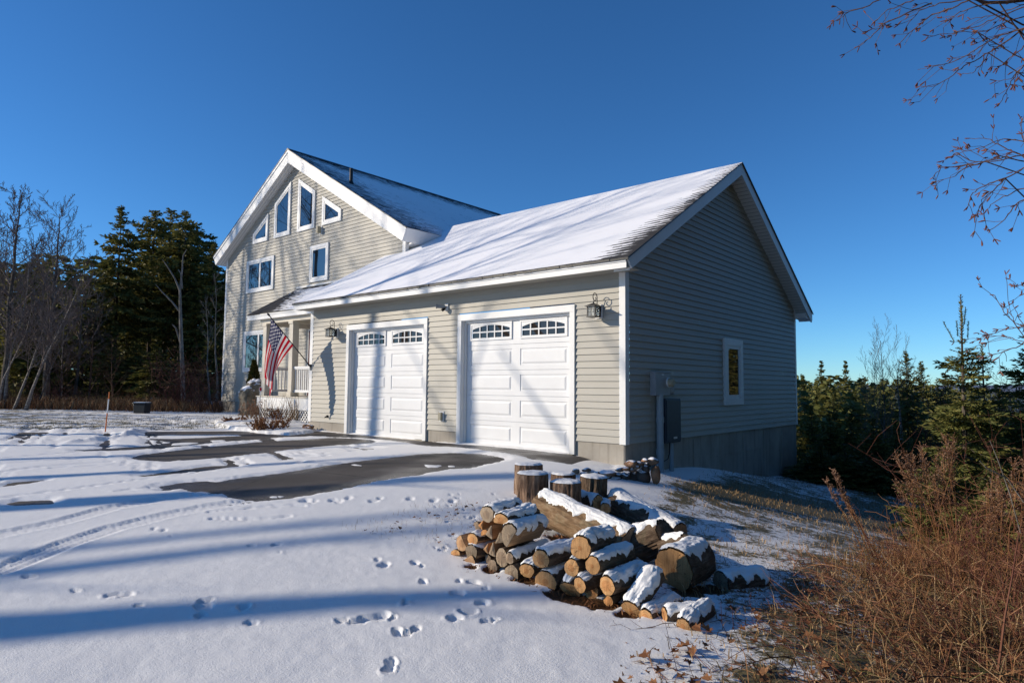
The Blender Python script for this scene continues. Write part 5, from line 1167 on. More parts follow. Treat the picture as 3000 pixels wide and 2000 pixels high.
# shrubs along the wood edge
def thicket(px0, px1, d, h, n, mat, seed, label, name='bare_shrub', cat='shrub', r=.010):
    x, y = pos((px0+px1)/2, d); z = hz(x, y); rr = random.Random(seed); o = empty(name, (x, y, z)); b = MB(); w = (px1-px0)*d/FPX/2
    for k in range(n):
        q = rr.uniform(-1, 1); p = V3((RT[0]*q*w, RT[1]*q*w, -.05))+V3((rr.uniform(-.5, .5), rr.uniform(-.5, .5), 0)); dd = V3((rr.uniform(-.4, .4), rr.uniform(-.4, .4), 1)).normalized(); L = h*rr.uniform(.45, 1.1)*(1-.45*q*q); P = [p.copy()]
        for s in range(5): dd = (dd+rv(rr)*.28).normalized(); p = p+dd*L/5; P.append(p.copy())
        b.tube(P, [r, r*.8, r*.65, r*.5, r*.4, r*.3], 3, cap=False)
        for s in range(9):
            i = rr.randint(1, 4); e = P[i].lerp(P[i+1], rr.random()) if i < 5 else P[i]; d2 = (rv(rr)+V3((0, 0, .5))).normalized(); l2 = L*rr.uniform(.12, .32); m = e+d2*l2*.5; b.tube([e, m, m+(d2+rv(rr)*.6).normalized()*l2*.5], [r*.45, r*.35, r*.25], 3, cap=False)
    b.build('twigs', mat, o); tag(o, label, cat, 'shrubs along the edge of the wood'); return o
thicket(490, 600, 25, 2.9, 80, M['redtwig'], 1, 'tall rusty red thicket left of the house corner', r=.011)
thicket(590, 650, 24, 2.0, 40, M['bark_brown'], 2, 'grey brown shrub between the red thicket and the house')
thicket(210, 330, 25.5, 1.1, 60, M['bark_brown'], 3, 'low brown scrub below the tallest spruce')
thicket(330, 480, 25.5, 1.0, 70, M['rust'], 4, 'low reddish scrub behind the storage bin')
thicket(-20, 110, 24.5, 1.3, 60, M['bark_brown'], 5, 'brown scrub around the foot of the birches')
thicket(110, 220, 25, 1.2, 55, M['redtwig'], 6, 'reddish scrub right of the birches')
# dry grass along the wood edge
def blades(name, xs, ys, hmin, hmax, w, mat, seed, flop=.6, k=1):
    rs_ = np.random.RandomState(seed); n = len(xs); zs = terrain(xs, ys); a = rs_.uniform(0, 6.283, n); h = rs_.uniform(hmin, hmax, n); fl = rs_.uniform(.1, flop, n)*h; b = rs_.uniform(0, 6.283, n)
    V = np.zeros((n, 5, 3)); dx, dy = np.cos(a)*w/2, np.sin(a)*w/2
    base = np.stack([xs, ys, zs], -1); V[:, 0] = base-np.stack([dx, dy, 0*dx], -1); V[:, 1] = base+np.stack([dx, dy, 0*dx], -1)
    mid = base+np.stack([np.cos(b)*fl*.35, np.sin(b)*fl*.35, h*.62], -1); V[:, 2] = mid+np.stack([dx, dy, 0*dx], -1)*.7; V[:, 3] = mid-np.stack([dx, dy, 0*dx], -1)*.7; V[:, 4] = base+np.stack([np.cos(b)*fl, np.sin(b)*fl, h*(1-.25*fl/h)], -1)
    idx = np.arange(n)*5; F = np.concatenate([np.stack([idx, idx+1, idx+2, idx+3], -1)]); T = np.stack([idx+3, idx+2, idx+4], -1)
    me = bpy.data.meshes.new(name); me.from_pydata(V.reshape(-1, 3).tolist(), [], F.tolist()+T.tolist()); me.materials.append(mat); o = bpy.data.objects.new(name, me); COL.objects.link(o); return tag(o, kind='stuff')
rs2 = np.random.RandomState(3)
def strip_pts(n, px0, px1, d0, d1):
    q = rs2.uniform(px0, px1, n); d = rs2.uniform(d0, d1, n); return CAM[0]+(FW[0]+RT[0]*(q-1500)/FPX)*d, CAM[1]+(FW[1]+RT[1]*(q-1500)/FPX)*d
x, y = strip_pts(5500, -60, 660, 23.6, 27.5); blades('dry_edge_grass', x, y, .15, .55, .02, M['rust'], 5, 1.2)
x, y = strip_pts(4500, -60, 560, 23.8, 27.5); blades('brown_edge_weeds', x, y, .15, .6, .016, M['straw'], 6, 1.2)
# lawn blades poking through the thin snow
k = rs2.choice(np.nonzero((grass_k > .45) & (lawn > .3) & (GR < 24))[0], 7000); blades('lawn_grass', GX[k]+rs2.uniform(-.15, .15, 7000), GY[k]+rs2.uniform(-.15, .15, 7000), .03, .085, .012, leaf_mat('dull_green_grass', [(.05, .05, .02), (.10, .095, .04), (.16, .14, .07)]), 7, .8)
pb_ = np.where((grass_k > .40) & (yard > .3) & (GR < 24), (grass_k-.3)*GR**1.3, 0); k = rs2.choice(len(GX), 26000, p=pb_/pb_.sum()); jit = np.minimum(.2, GR[k]*.02); blades('yard_grass', GX[k]+rs2.uniform(-1, 1, 26000)*jit, GY[k]+rs2.uniform(-1, 1, 26000)*jit, .04, .11, .008, M['straw'], 8, 1.2)
# --- conifers behind the house at right
RS = [tree_proto('spruce_tree', *conifer(21, 5.5, .03, 1.5, 40, 6, 8, .17, .06, .15, lambda q: (1-q)**1.0), M['bark_dark'], M['fir']), tree_proto('spruce_tree', *conifer(22, 5.5, .08, 1.6, 36, 6, 8, .18, .06, .2, lambda q: (1-q)**.75*(.7+.3*math.sin(q*19)**2), miss=.2), M['bark_dark'], M['fir']), tree_proto('young_spruce', *conifer(23, 3.2, .02, 1.2, 26, 6, 8, .16, .055, .2, lambda q: (1-q)**.95), M['bark_dark'], M['spruce'])]
def rt(px, py, d, k, label, hs=None, cat='spruce', group='spruces on the slope behind the house'):
    x, y = pos(px, d); h = ztop(px, py, d)-hz(x, y); base_h = (5.5, 5.5, 3.2)[k]; s = h/base_h; place_tree('', RS[k], label, cat, group, x, y, min(1.25, max(.75, s)) if hs is None else hs, px*.7, s)
rt(2352, 1095, 33, 0, 'sunlit spruce peeking out right beside the house wall')
rt(2407, 1052, 38, 0, 'sunlit pointed spruce, second from the house wall')
rt(2478, 1052, 37, 0, 'sunlit pointed spruce with yellow green side, third from the house wall')
rt(2532, 1100, 42, 1, 'small distant spruce left of the bare sapling')
rt(2440, 1150, 32, 1, 'low bushy spruce in front of the two pointed sunlit spruces')
rt(2656, 1028, 31, 1, 'broad dark spruce with ragged crown left of the tall spired fir')
rt(2700, 1058, 33, 1, 'spruce with thin top joined to the broad ragged spruce')
rt(2590, 1150, 30, 1, 'low spruce between the bare sapling and the broad ragged spruce')
rt(2770, 1085, 24, 1, 'bushy spruce crowding the left side of the spired fir')
rt(2925, 1130, 24, 1, 'distant spruce seen right of the spired fir')
rt(3030, 950, 11.5, 1, 'spruce cut off by the right picture edge', .85)
for i, (px, py, d) in enumerate([(2375, 1180, 18), (2430, 1215, 16.5), (2490, 1200, 17.5), (2555, 1215, 16.5), (2620, 1225, 17), (2400, 1290, 15), (2470, 1300, 14.5), (2540, 1310, 14.5), (2600, 1320, 15), (2680, 1270, 15), (2360, 1330, 16), (2740, 1250, 16.5), (2900, 1250, 13), (2960, 1230, 14.5)]):
    rt(px, py, d, 2, 'young dark spruce crowded in the shade of the house on the slope', None, 'young spruce', 'young spruces in the shade behind the house')
# distant wood on the falling slope
fb = MB(); rr = random.Random(99)
for i in range(150):
    px = rr.uniform(2250, 3300); d = rr.uniform(28, 90); x, y = pos(px, d); z = hz(x, y); hh = rr.uniform(4, 7.5)
    hh = min(hh, ztop(px, rr.uniform(1095, 1150), d)-z)
    if hh < 1: continue
    for k in range(230):
        q = rr.random(); ra = hh*.24*(1-q)**.8*math.sqrt(rr.random()); a = rr.uniform(0, 6.28); p = V3((x+ra*math.cos(a), y+ra*math.sin(a), z+hh*q)); dd = V3((math.cos(a), math.sin(a), rr.uniform(-.5, .4)))*rr.uniform(.3, .6); s_ = dd.cross(rv(rr)).normalized()*rr.uniform(.06, .16); fb.poly([p, p+dd*.5+s_, p+dd, p+dd*.5-s_])
tag(fb.build('distant_wood', M['fir']), kind='stuff')
# tall spired fir
d = 10.0; x, y = pos(2822, d); z0 = hz(x, y); h = ztop(2820, 850, d)-z0
t_, f_ = conifer(41, h, .05, 1.08, 27, 6, 15, .09, .026, .22, lambda q: (1-q)**.55*(.74+.26*math.sin(q*23+1)), .05, (.0, 0), spire=.72, miss=.10)
r = tree_proto('fir_tree', t_, f_, M['bark_tree'], M['fir']); r.location = (x, y, z0-.05); tag(r, 'tall open fir with long thin spire, the highest tree at right', 'fir')
b = MB(); rr = random.Random(4)
for px0, py0, px1, py1 in ((2795, 1000, 2763, 942), (2835, 990, 2837, 940), (2806, 985, 2803, 940), (2822, 960, 2815, 880), (2825, 950, 2829, 900)):
    a_ = at_d(px0, py0, d)-np.array([x, y, z0-.05]); c_ = at_d(px1, py1, d)-np.array([x, y, z0-.05]); b.tube([a_, c_], [.008, .004], 4)
    for k in range(60):
        q = k/60; p = V3(a_).lerp(V3(c_), q); dd = (rv(rr)+V3((0, 0, .8))).normalized()*.035; s_ = dd.cross(rv(rr)).normalized()*.005; b.poly([p-s_, p+s_, p+dd])
b.build('candle_shoots', M['fir'], r)
d = 10.8; x, y = pos(2880, d); z0 = hz(x, y); h = ztop(2876, 997, d)-z0; t_, f_ = conifer(42, h, .08, .95, 18, 6, 13, .10, .032, .2, lambda q: (1-q)**.7*(.75+.25*math.sin(q*21)), .045, spire=.2, miss=.2); r = tree_proto('fir_tree', t_, f_, M['bark_tree'], M['fir']); r.location = (x, y, z0-.05); tag(r, 'shorter fir with upswept top just right of the spired fir', 'fir')
d = 8.6; x, y = pos(2740, d); z0 = hz(x, y); h = ztop(2740, 1330, d)-z0; t_, f_ = conifer(43, max(1.0, h), .02, .75, 12, 6, 11, .09, .03, .2, None, .035); r = tree_proto('fir_tree', t_, f_, M['bark_tree'], M['fir']); r.location = (x, y, z0-.05); tag(r, 'small bushy fir sapling in front of the spired fir, behind the tall weeds', 'fir')
d = 8.2; x, y = pos(2890, d); z0 = hz(x, y); h = ztop(2890, 1360, d)-z0; t_, f_ = conifer(44, max(.9, h), .02, .75, 11, 6, 11, .09, .03, .2, None, .035); r = tree_proto('fir_tree', t_, f_, M['bark_tree'], M['fir']); r.location = (x, y, z0-.05); tag(r, 'low green fir sapling right of the spired fir trunk', 'fir')
# bare saplings and brush at right
def sap(px, py, d, seed, label, mat, r0=.035, cat='bare tree', **k):
    x, y = pos(px, d); z0 = hz(x, y); h = max(.9, ztop(px, py, d)-z0); t_, c_ = bare(seed, h, r0, **k); r = empty('bare_tree', (x, y, z0-.1)); t_.build('trunk', mat, r); c_.build('crown', mat, r); tag(r, label, cat, 'bare trees behind the house at right'); return r
sap(2580, 988, 23, 51, 'bare sapling with a fan of fine twigs against the sky at right', M['bark_tree'], .05, limbs=26, start=.35, spread=.38, up=1.5)
sap(2555, 1040, 26, 52, 'thin bare sapling left of the fan shaped one', M['bark_tree'], .03, limbs=16, start=.3, spread=.3, up=1.5)
sap(2700, 1120, 17, 53, 'brown twiggy sapling in front of the ragged spruce', M['bark_brown'], .03, limbs=24, start=.1, spread=.4)
sap(2760, 1150, 15, 54, 'brown twiggy sapling left of the spired fir trunk', M['redtwig'], .025, limbs=24, start=.1, spread=.4)
for i, (px, py, d) in enumerate([(2935, 1110, 16), (2975, 1090, 15), (3010, 1140, 12), (2950, 1200, 13), (2900, 1210, 16), (2990, 1180, 17)]):
    sap(px, py, d, 55+i, ('reddish bare brush at the right edge below the cut off spruce'), M['redtwig'], .022, 'bare tree', limbs=26, start=.06, spread=.42)
P = [at_d(*q, 18) for q in ((2641, 1270), (2638, 1225), (2634, 1180), (2630, 1130), (2628, 1090))]; x, y = P[0][:2]; z0 = hz(x, y); r = empty('birch_tree', (x, y, z0)); L = [tuple(p-np.array([x, y, z0])) for p in P]; L = [(0, 0, 0)]+L
t_, c_ = bare(71, L[-1][2], .045, limbs=12, start=.55, spread=.25, pts=L); t_.build('trunk', M['birch'], r); c_.build('crown', M['bark_brown'], r); tag(r, 'slim white birch sapling among the dark spruces at right', 'birch')
# --- birch overhanging the picture from the right
tx, ty = CAM[0]+FW[0]*3.6+RT[0]*4.6, CAM[1]+FW[1]*3.6+RT[1]*4.6; tz = hz(tx, ty); r = empty('overhanging_birch', (tx, ty, tz-.1)); tag(r, 'birch beyond the right edge whose catkin hung twigs cross the top right sky', 'birch')
def R5(u, v): return 2350+.38258*u, .38258*v
def R7(u, v): return 2300+.3827*u, 800+.3827*v
O = np.array([tx, ty, tz-.1]); t_, c_ = bare(91, 8.2, .105, limbs=26, start=.22, spread=.15, twigs=6, fine=4, pts=[(0, 0, 0), (.05, .05, 1.5), (-.05, .1, 3.2), (.05, 0, 5.2), (0, .1, 6.8), (.1, .1, 8.2)]); t_.build('trunk', M['bark_tree'], r); c_.build('side_limbs', M['bark_brown'], r)
LIMB = [(V3((0, 0, 3.0)), V3(at_d(*R5(1840, 120), 3.45)-O)), (V3((0, 0, 2.1)), V3(at_d(*R5(1840, 420), 3.25)-O)), (V3((0, 0, 1.2)), V3(at_d(*R5(1840, 1230), 3.25)-O)), (V3((0, 0, .8)), V3(at_d(*R5(1860, 1520), 3.1)-O)), (V3((0, 0, .6)), V3(at_d(*R5(1860, 2950), 3.15)-O))]
TW = [([(640,-30),(510,45),(320,110),(290,150)], 3.4, 2.6), ([(1000,20),(800,100),(620,190),(520,290),(440,355)], 3.5, 3), ([(1300,-10),(1150,60),(1000,110),(850,230),(750,330)], 3.3, 3.2), ([(1699,60),(1500,130),(1350,200),(1140,262),(970,275)], 3.2, 2.6),
 ([(1760,190),(1699,220),(1500,360),(1400,420),(1240,510),(1160,570),(1020,660),(905,660)], 3.3, 4), ([(1760,195),(1640,230),(1500,280),(1350,370),(1240,440),(1100,490),(990,505)], 3.3, 3), ([(1430,410),(1380,490),(1300,560),(1220,570)], 3.3, 2), ([(1760,450),(1699,500),(1640,560),(1570,680),(1515,790)], 3.1, 3), ([(1640,560),(1600,600),(1490,620)], 3.1, 2),
 ([(1760,20),(1600,70),(1450,120),(1290,150)], 3.4, 2.6), ([(1500,15),(1300,60),(1180,110),(1110,155)], 3.4, 2.6), ([(1250,0),(1050,30),(900,80),(800,205)], 3.5, 2.6), ([(900,-20),(760,40),(650,80),(560,160)], 3.5, 2.4), ([(1760,120),(1560,170),(1400,240),(1190,250)], 3.2, 2.6), ([(1350,250),(1420,330),(1470,370)], 3.3, 2), ([(1760,300),(1650,400),(1560,470),(1500,525)], 3.1, 2.6),
 ([(1760,1085),(1699,1080),(1550,1060),(1400,1120),(1260,1160),(1200,1140)], 3.3, 2.8), ([(1760,1185),(1699,1190),(1480,1230),(1330,1245),(1180,1175),(1130,1200)], 3.3, 3.2), ([(1760,1250),(1560,1200),(1400,1240),(1250,1270),(1060,1290),(1000,1360)], 3.2, 3), ([(1400,1240),(1250,1290),(1150,1360),(1030,1390)], 3.2, 2.4), ([(1760,1270),(1699,1290),(1560,1360),(1400,1420),(1300,1480),(1270,1580)], 3.1, 3), ([(1760,1225),(1699,1210),(1640,1170),(1500,1110),(1420,1060),(1290,1060)], 3.3, 3), ([(1699,1080),(1680,1000),(1672,900)], 3.3, 2.2), ([(1760,1420),(1600,1480),(1480,1540),(1420,1600)], 3.1, 2.6), ([(1560,1360),(1480,1450),(1380,1530),(1340,1640)], 3.1, 2.2), ([(1760,1500),(1640,1560),(1560,1680),(1440,1760)], 3.0, 2.4)]
TW7 = [([(1900,390),(1829,400),(1700,430),(1560,470),(1450,520)], 3.2, 2.6), ([(1900,505),(1829,540),(1700,590),(1590,625)], 3.1, 2.4), ([(1900,430),(1829,400),(1760,380),(1680,300),(1605,170)], 3.2, 2.6), ([(1829,400),(1770,300),(1745,230)], 3.2, 2), ([(1829,520),(1700,490),(1560,475)], 3.1, 2.2), ([(1900,80),(1829,95),(1760,100)], 3.2, 2), ([(1760,380),(1720,300),(1690,10)], 3.2, 1.8)]
b = MB(); cbm = MB(); rr = random.Random(21)
def catkin(p, dirn):
    for k in range(rr.choice((2, 3, 3))):
        d2 = (V3(dirn)+rv(rr)*.75).normalized(); l = rr.uniform(.022, .034); cbm.tube([p, p+d2*l*.3, p+d2*l*.8, p+d2*l], [.0012, .0026, .0026, .0008], 5)
main = [(at_d(*R5(1420, 22), 3.4), .010), (at_d(*R5(1699, 5), 3.45), .013)]
for lst, f in ((TW, R5), (TW7, R7)):
    for pts, dp, w in lst:
        dd = dp+rr.uniform(-.25, .25); P = [V3(at_d(*f(u, v), dd*(1+.02*k))-O) for k, (u, v) in enumerate(pts)]
        Q = []
        for a_, c_ in zip(P[:-1], P[1:]):
            for s in range(4): Q.append(a_.lerp(c_, s/4)+rv(rr)*.004)
        Q.append(P[-1]); n = len(Q); b.tube(Q, [max(.0016, w*.00125*(1-.6*k/n)) for k in range(n)], 4, cap=False)
        catkin(Q[-1], (Q[-1]-Q[-3]).normalized())
        for k in range(2, n-1):
            if rr.random() < .50:
                d0 = ((Q[k+1]-Q[k]).normalized()+rv(rr)*.8).normalized(); l = rr.uniform(.02, .12); e = Q[k]+d0*l; b.tube([Q[k], Q[k]+d0*l*.5+rv(rr)*.005, e], [.0016, .0014, .0012], 3, cap=False)
                if rr.random() < .75: catkin(e, d0+V3((0, 0, -.2)))
                if rr.random() < .35:
                    d1 = (d0+rv(rr)*.9).normalized(); e2 = e+d1*rr.uniform(.03, .09); b.tube([e, e2], [.0013, .001], 3, cap=False); catkin(e2, d1)
        # the twig springs from the nearest limb of the tree
        s0 = Q[0]; la, lb = min(LIMB, key=lambda L: (L[1]-s0).length)
        if s0.x*RT[0]+s0.y*RT[1] > lb.x*RT[0]+lb.y*RT[1]-.45:
            e0 = la.lerp(lb, .80+.2*rr.random()); b.tube([e0, e0.lerp(s0, .5)+rv(rr)*.04, s0], [max(.003, w*.0016), max(.0022, w*.0014), max(.0016, w*.00125)], 5, cap=False)
for la, lb in LIMB:
    mid = la.lerp(lb, .55)+V3((0, 0, .10)); b.tube([la, la.lerp(mid, .5)+V3((0, 0, .03)), mid, lb], [.026, .02, .014, .007], 7)
P = [V3((0, 0, 2.8))]+[V3(at_d(*R5(u, v), 3.4)-O) for u, v in ((1760, -5), (1560, 18), (1420, 22), (1340, 0), (1200, -40), (1000, -70))]; b.tube(P, [.03, .011, .009, .008, .006, .005, .003], 7)
b.build('branches', M['bark_brown'], r); tag(cbm.build('catkins', M['redtwig'], r), kind='stuff')
# --- brambles, weeds and fallen leaves at right
poly = [(4.35, -6.9), (4.15, -5.6), (3.7, -4.1), (3.6, -3.0), (4.1, -.6), (4.5, 2.0), (6.0, 2.0), (6.2, -5.8), (5.7, -7.6)]
def sample(poly, n, rs_, wt=None):
    P = np.array(poly); out = []
    while len(out) < n:
        p = rs_.uniform(P.min(0), P.max(0)); ins = False
        for a, c in zip(P, np.roll(P, -1, 0)):
            if ((a[1] > p[1]) != (c[1] > p[1])) and p[0] < (c[0]-a[0])*(p[1]-a[1])/(c[1]-a[1])+a[0]: ins = not ins
        if ins and (wt is None or rs_.rand() < wt(p)): out.append(p)
    return np.array(out)
rs3 = np.random.RandomState(9); rr = random.Random(10)
dens = lambda p: float(np.clip((np.dot(p-CAM[:2], RT[:2])/max(.5, np.dot(p-CAM[:2], FW[:2]))-.43)/.30, .03, 1))
def canes(name, n, mat, lmin, lmax, rad_, lift, seed, tw=4, pol=poly):
    rr = random.Random(seed); b = MB(); B = sample(pol, n, np.random.RandomState(seed), dens); Z = terrain(B[:, 0], B[:, 1])
    for (x, y), z in zip(B, Z):
        a = rr.gauss(math.atan2(-RT[1], -RT[0]), 1.0); L = rr.uniform(lmin, lmax)*(.55+.45*dens(np.array([x, y]))); el = rr.uniform(.5, 1.35)*lift; d = V3((math.cos(a)*math.cos(el), math.sin(a)*math.cos(el), math.sin(el))); p = V3((x, y, z-.03)); P = [p.copy()]; n_ = 7
        for k in range(n_):
            d = (d+V3((0, 0, -.30*L))+rv(rr)*.16).normalized(); p = p+d*L/n_
            g = z+.03
            if p.z < g: p.z = g+rr.uniform(0, .04); d.z = abs(d.z)*.3
            P.append(p.copy())
        r0 = rad_*rr.uniform(.7, 1.25); b.tube(P, [r0*(1-.65*k/n_) for k in range(n_+1)], 3, cap=False)
        for s in range(tw):
            i = rr.randint(1, n_-1); e = P[i].lerp(P[i+1], rr.random()); d2 = ((P[i+1]-P[i]).normalized()+rv(rr)*.9+V3((0, 0, .15))).normalized(); l = rr.uniform(.08, .34)*L; m_ = e+d2*l*.5; b.tube([e, m_, m_+(d2+rv(rr)*.5).normalized()*l*.5], [r0*.55, r0*.45, r0*.3], 3, cap=False)
    return tag(b.build(name, mat), kind='stuff')
canes('bramble_thicket', 800, M['cane'], .6, 1.6, .0042, .72, 1, 7)
canes('rusty_weed_stems', 700, M['rust'], .4, 1.0, .003, .75, 2, 6)
canes('straw_stems', 600, M['straw'], .3, .9, .0030, .85, 3, 5)
canes('olive_stems', 260, M['olive'], .3, .9, .0032, .8, 6, 6)
canes('brown_twig_litter', 900, M['bark_brown'], .3, .9, .0034, .4, 4, 5)
canes('front_brambles', 70, M['cane'], .6, 1.2, .0026, .55, 5, 6, [(3.35, -5.2), (3.3, -4.2), (3.9, -3.0), (4.4, -4.0), (4.3, -5.8), (3.9, -5.9)])
B = sample(poly, 5000, rs3, dens); blades('matted_dry_grass', B[:, 0], B[:, 1], .06, .34, .006, M['straw'], 31, 2.2)
B = sample(poly, 4000, rs3, dens); blades('matted_brown_weeds', B[:, 0], B[:, 1], .08, .36, .006, M['rust'], 32, 2.2)
def weed(pbase, ptop, d, n, label, seed, head=.16):
    x, y = pos(pbase[0], d); z0 = hz(x, y); r = empty('dried_weed', (x, y, z0-.04)); rr = random.Random(seed); s, f = MB(), MB(); H = ztop(*ptop, d)-z0; off = (pos(ptop[0], d)[0]-x, pos(ptop[0], d)[1]-y)
    for k in range(n):
        q = rr.uniform(-.5, .5); L = H*rr.uniform(.72, 1.02); p0 = V3((rr.uniform(-.09, .09), rr.uniform(-.09, .09), 0)); top = V3((off[0]+RT[0]*q*.35+rr.uniform(-.06, .06), off[1]+RT[1]*q*.35+rr.uniform(-.1, .1), L)); P = [p0.lerp(top, i/6)+rv(rr)*.012*i/3+V3((0, 0, .02*math.sin(i))) for i in range(7)]; s.tube(P, [.0058, .0055, .005, .0045, .004, .003, .002], 4, cap=False)
        for j in range(70):
            e = P[4].lerp(P[6], rr.random()**.6) if rr.random() < .8 else P[3].lerp(P[5], rr.random()); dd = (rv(rr)*.8+(P[6]-P[5]).normalized()*.9).normalized(); l = head*rr.uniform(.3, 1); m_ = e+dd*l*.6; s.tube([e, m_], [.0016, .001], 3, cap=False)
            for t_ in range(5):
                c = e.lerp(m_, .4+.6*rr.random()); d2 = rv(rr)*.015; sd2 = d2.cross(rv(rr)).normalized()*.0045; f.poly([c-sd2, c+sd2, c+d2])
    s.build('stems', M['rust'], r); f.build('seed_heads', M['fluff'], r); tag(r, label, 'weed', 'tall dried weeds at right')
weed((2560, 1640), (2475, 1368), 6.6, 5, 'dried weed with drooping seed heads standing alone before the dark trees', 1, .10)
weed((2705, 1640), (2640, 1310), 6.8, 6, 'tall dried weed leaning left with feathery top, left of the fir trunk', 2)
weed((2755, 1640), (2690, 1290), 7.4, 6, 'tall dried weed in the middle of the feathery clump', 3)
weed((2780, 1640), (2765, 1268), 7.0, 7, 'tallest feathery dried weed directly left of the spired fir', 4)
weed((2840, 1650), (2890, 1420), 6.0, 5, 'dried weed leaning right below the spired fir', 5)
weed((2950, 1600), (2980, 1330), 5.6, 5, 'dried weed near the right picture edge', 6)
for i, (px0, px1, d, h, n, mt, lb) in enumerate(((2930, 3050, 6.6, 1.9, 60, 'redtwig', 'tall reddish brush at the right edge below the overhanging birch'), (2850, 2990, 5.4, 1.25, 60, 'rust', 'rusty brush rising from the brambles right of the fir saplings'), (2740, 2860, 5.8, .9, 50, 'redtwig', 'dark red brush in front of the fir saplings'), (2920, 3060, 4.3, 1.15, 60, 'cane', 'nearest tall tangle of red canes at the right edge'), (2560, 2720, 5.6, .55, 50, 'rust', 'low rusty brush at the left end of the brambles'))):
    thicket(px0, px1, d, h, n, M[mt], 80+i, lb, r=.0042)
# pale bent canes crossing at the right edge
for i, (pts, d, lb) in enumerate((([(2990, 1560), (2960, 1450), (2925, 1350), (2900, 1290)], 5.0, 'pale bent cane rising at the right edge'), ([(2999, 1470), (2950, 1400), (2890, 1370), (2870, 1350)], 4.8, 'thin pale cane arching left at the right edge'), ([(2925, 1960), (2945, 1800), (2965, 1690), (2985, 1560)], 3.2, 'thick reddish cane standing in the bramble corner'))):
    P = [at_d(*q, d) for q in pts]; b = MB(); b.tube(P, [.007 if i == 2 else .0055, .005, .004, .002], 6); tag(b.build('bent_cane', M['cane'] if i == 2 else M['bark_pale']), lb, 'cane')
def leaves(name, X, Y, seed, smin=.02, smax=.05):
    rr = random.Random(seed); b = MB(); Z = terrain(X, Y)
    for x, y, z in zip(X, Y, Z):
        s = rr.uniform(smin, smax); a = rr.uniform(0, 6.28); tl = rr.uniform(.05, .6); u = V3((math.cos(a), math.sin(a), tl*rr.uniform(-.5, .9))).normalized(); w = V3((-math.sin(a), math.cos(a), rr.uniform(-.5, .5))); c = V3((x, y, z+.045+rr.uniform(0, .012)))
        n = u.cross(w).normalized(); lob = [(0, -1), (.35, -.55), (.9, -.35), (.5, .05), (.75, .55), (.2, .5), (0, 1.05), (-.2, .5), (-.7, .6), (-.5, .05), (-.9, -.3), (-.35, -.55)]
        b.poly([c+u*s*q[1]+w*s*q[0]*.8+n*s*(.5*q[0]*q[0]+.15*q[1]) for q in lob])
    return tag(b.build(name, M['brownleaf']), kind='stuff')
B = sample([(4.0, -7.5), (3.7, -6.2), (3.5, -5.0), (3.4, -4.2), (4.2, -3.5), (5.6, -5), (6, -7.6)], 420, rs3); leaves('fallen_leaves', B[:, 0], B[:, 1], 3, .014, .05)
B = sample([(3.9, -7.4), (3.6, -6.0), (3.3, -4.6), (3.2, -3.4), (4.4, -2), (5.6, -4), (5.9, -7.6)], 2600, rs3); blades('leaf_litter', B[:, 0], B[:, 1], .02, .05, .014, M['brownleaf'], 14, 2.5)
B = sample([(.6, -5.6), (.4, -4.0), (1.2, -3.6), (2.2, -4.4), (1.6, -5.3)], 90, rs3); leaves('scattered_leaf_bits', B[:, 0], B[:, 1], 4, .012, .03)
B = sample([(.3, -5.7), (.1, -4.2), (1.0, -3.4), (2.0, -4.6), (1.5, -5.4)], 500, rs3); blades('sparse_grass_tips', B[:, 0], B[:, 1], .05, .10, .003, M['straw'], 12, .8)
# bark litter below the logs
B = sample([(1.6, -5.3), (1.9, -5.65), (3.4, -5.6), (3.6, -5.3), (3.0, -4.3), (2.2, -4.1), (1.4, -4.0)], 1500, rs3); blades('bark_litter', B[:, 0], B[:, 1], .02, .05, .012, M['brownleaf'], 13, 2.5)
# --- planting bed beside the porch
def clump_plant(name, px, py, h, w, n, mat, label, seed, fluff=None, cat='dried plant', spread=.5):
    p = on_ground(px, py); r = empty(name, tuple(p)); rr = random.Random(seed); b, f = MB(), MB()
    for k in range(n):
        a = rr.uniform(0, 6.28); q = math.sqrt(rr.random())*w*.4; p0 = V3((q*math.cos(a), q*math.sin(a), 0)); L = h*rr.uniform(.5, 1.05); d = V3((math.cos(a)*spread*rr.random(), math.sin(a)*spread*rr.random(), 1)).normalized(); P = [p0]
        for s in range(4): d = (d+rv(rr)*.2).normalized(); P.append(P[-1]+d*L/4)
        b.tube(P, [.005, .0045, .004, .003, .002], 3, cap=False)
        if fluff:
            for s in range(14): e = P[1].lerp(P[4], rr.random()); d2 = rv(rr)*rr.uniform(.03, .08); s2 = d2.cross(rv(rr)).normalized()*.022; f.poly([e-s2, e+s2, e+d2])
    b.build('stems', mat, r)
    if fluff: f.build('dead_leaves', fluff, r)
    tag(r, label, cat, 'dormant plants in the bed by the porch'); return r
clump_plant('dried_shrub', 800, 1248, .95, 1.0, 70, M['rust'], 'tall twiggy brown dormant shrub between the boulder and the porch', 1, None, spread=.45)
clump_plant('dried_perennial', 792, 1264, .42, .9, 60, M['rust'], 'low mound of rusty leaves at the front of the planting bed', 2, M['brownleaf'], spread=1.1)
clump_plant('dried_grass_clump', 868, 1240, .85, .5, 110, M['straw'], 'tan ornamental grass clump in front of the porch lattice', 3, spread=.4)
clump_plant('dried_stalks', 728, 1234, .75, .7, 26, M['straw'], 'few pale dry stalks in front of the boulder', 4, M['fluff'], spread=.25)
clump_plant('dried_perennial', 690, 1240, .22, .6, 40, M['rust'], 'small flat brown plant at the left end of the bed', 5, M['brownleaf'], spread=1.2)
clump_plant('dried_perennial', 838, 1234, .5, .9, 60, M['rust'], 'brown leafy tangle under the porch skirt', 6, M['brownleaf'], spread=.9)
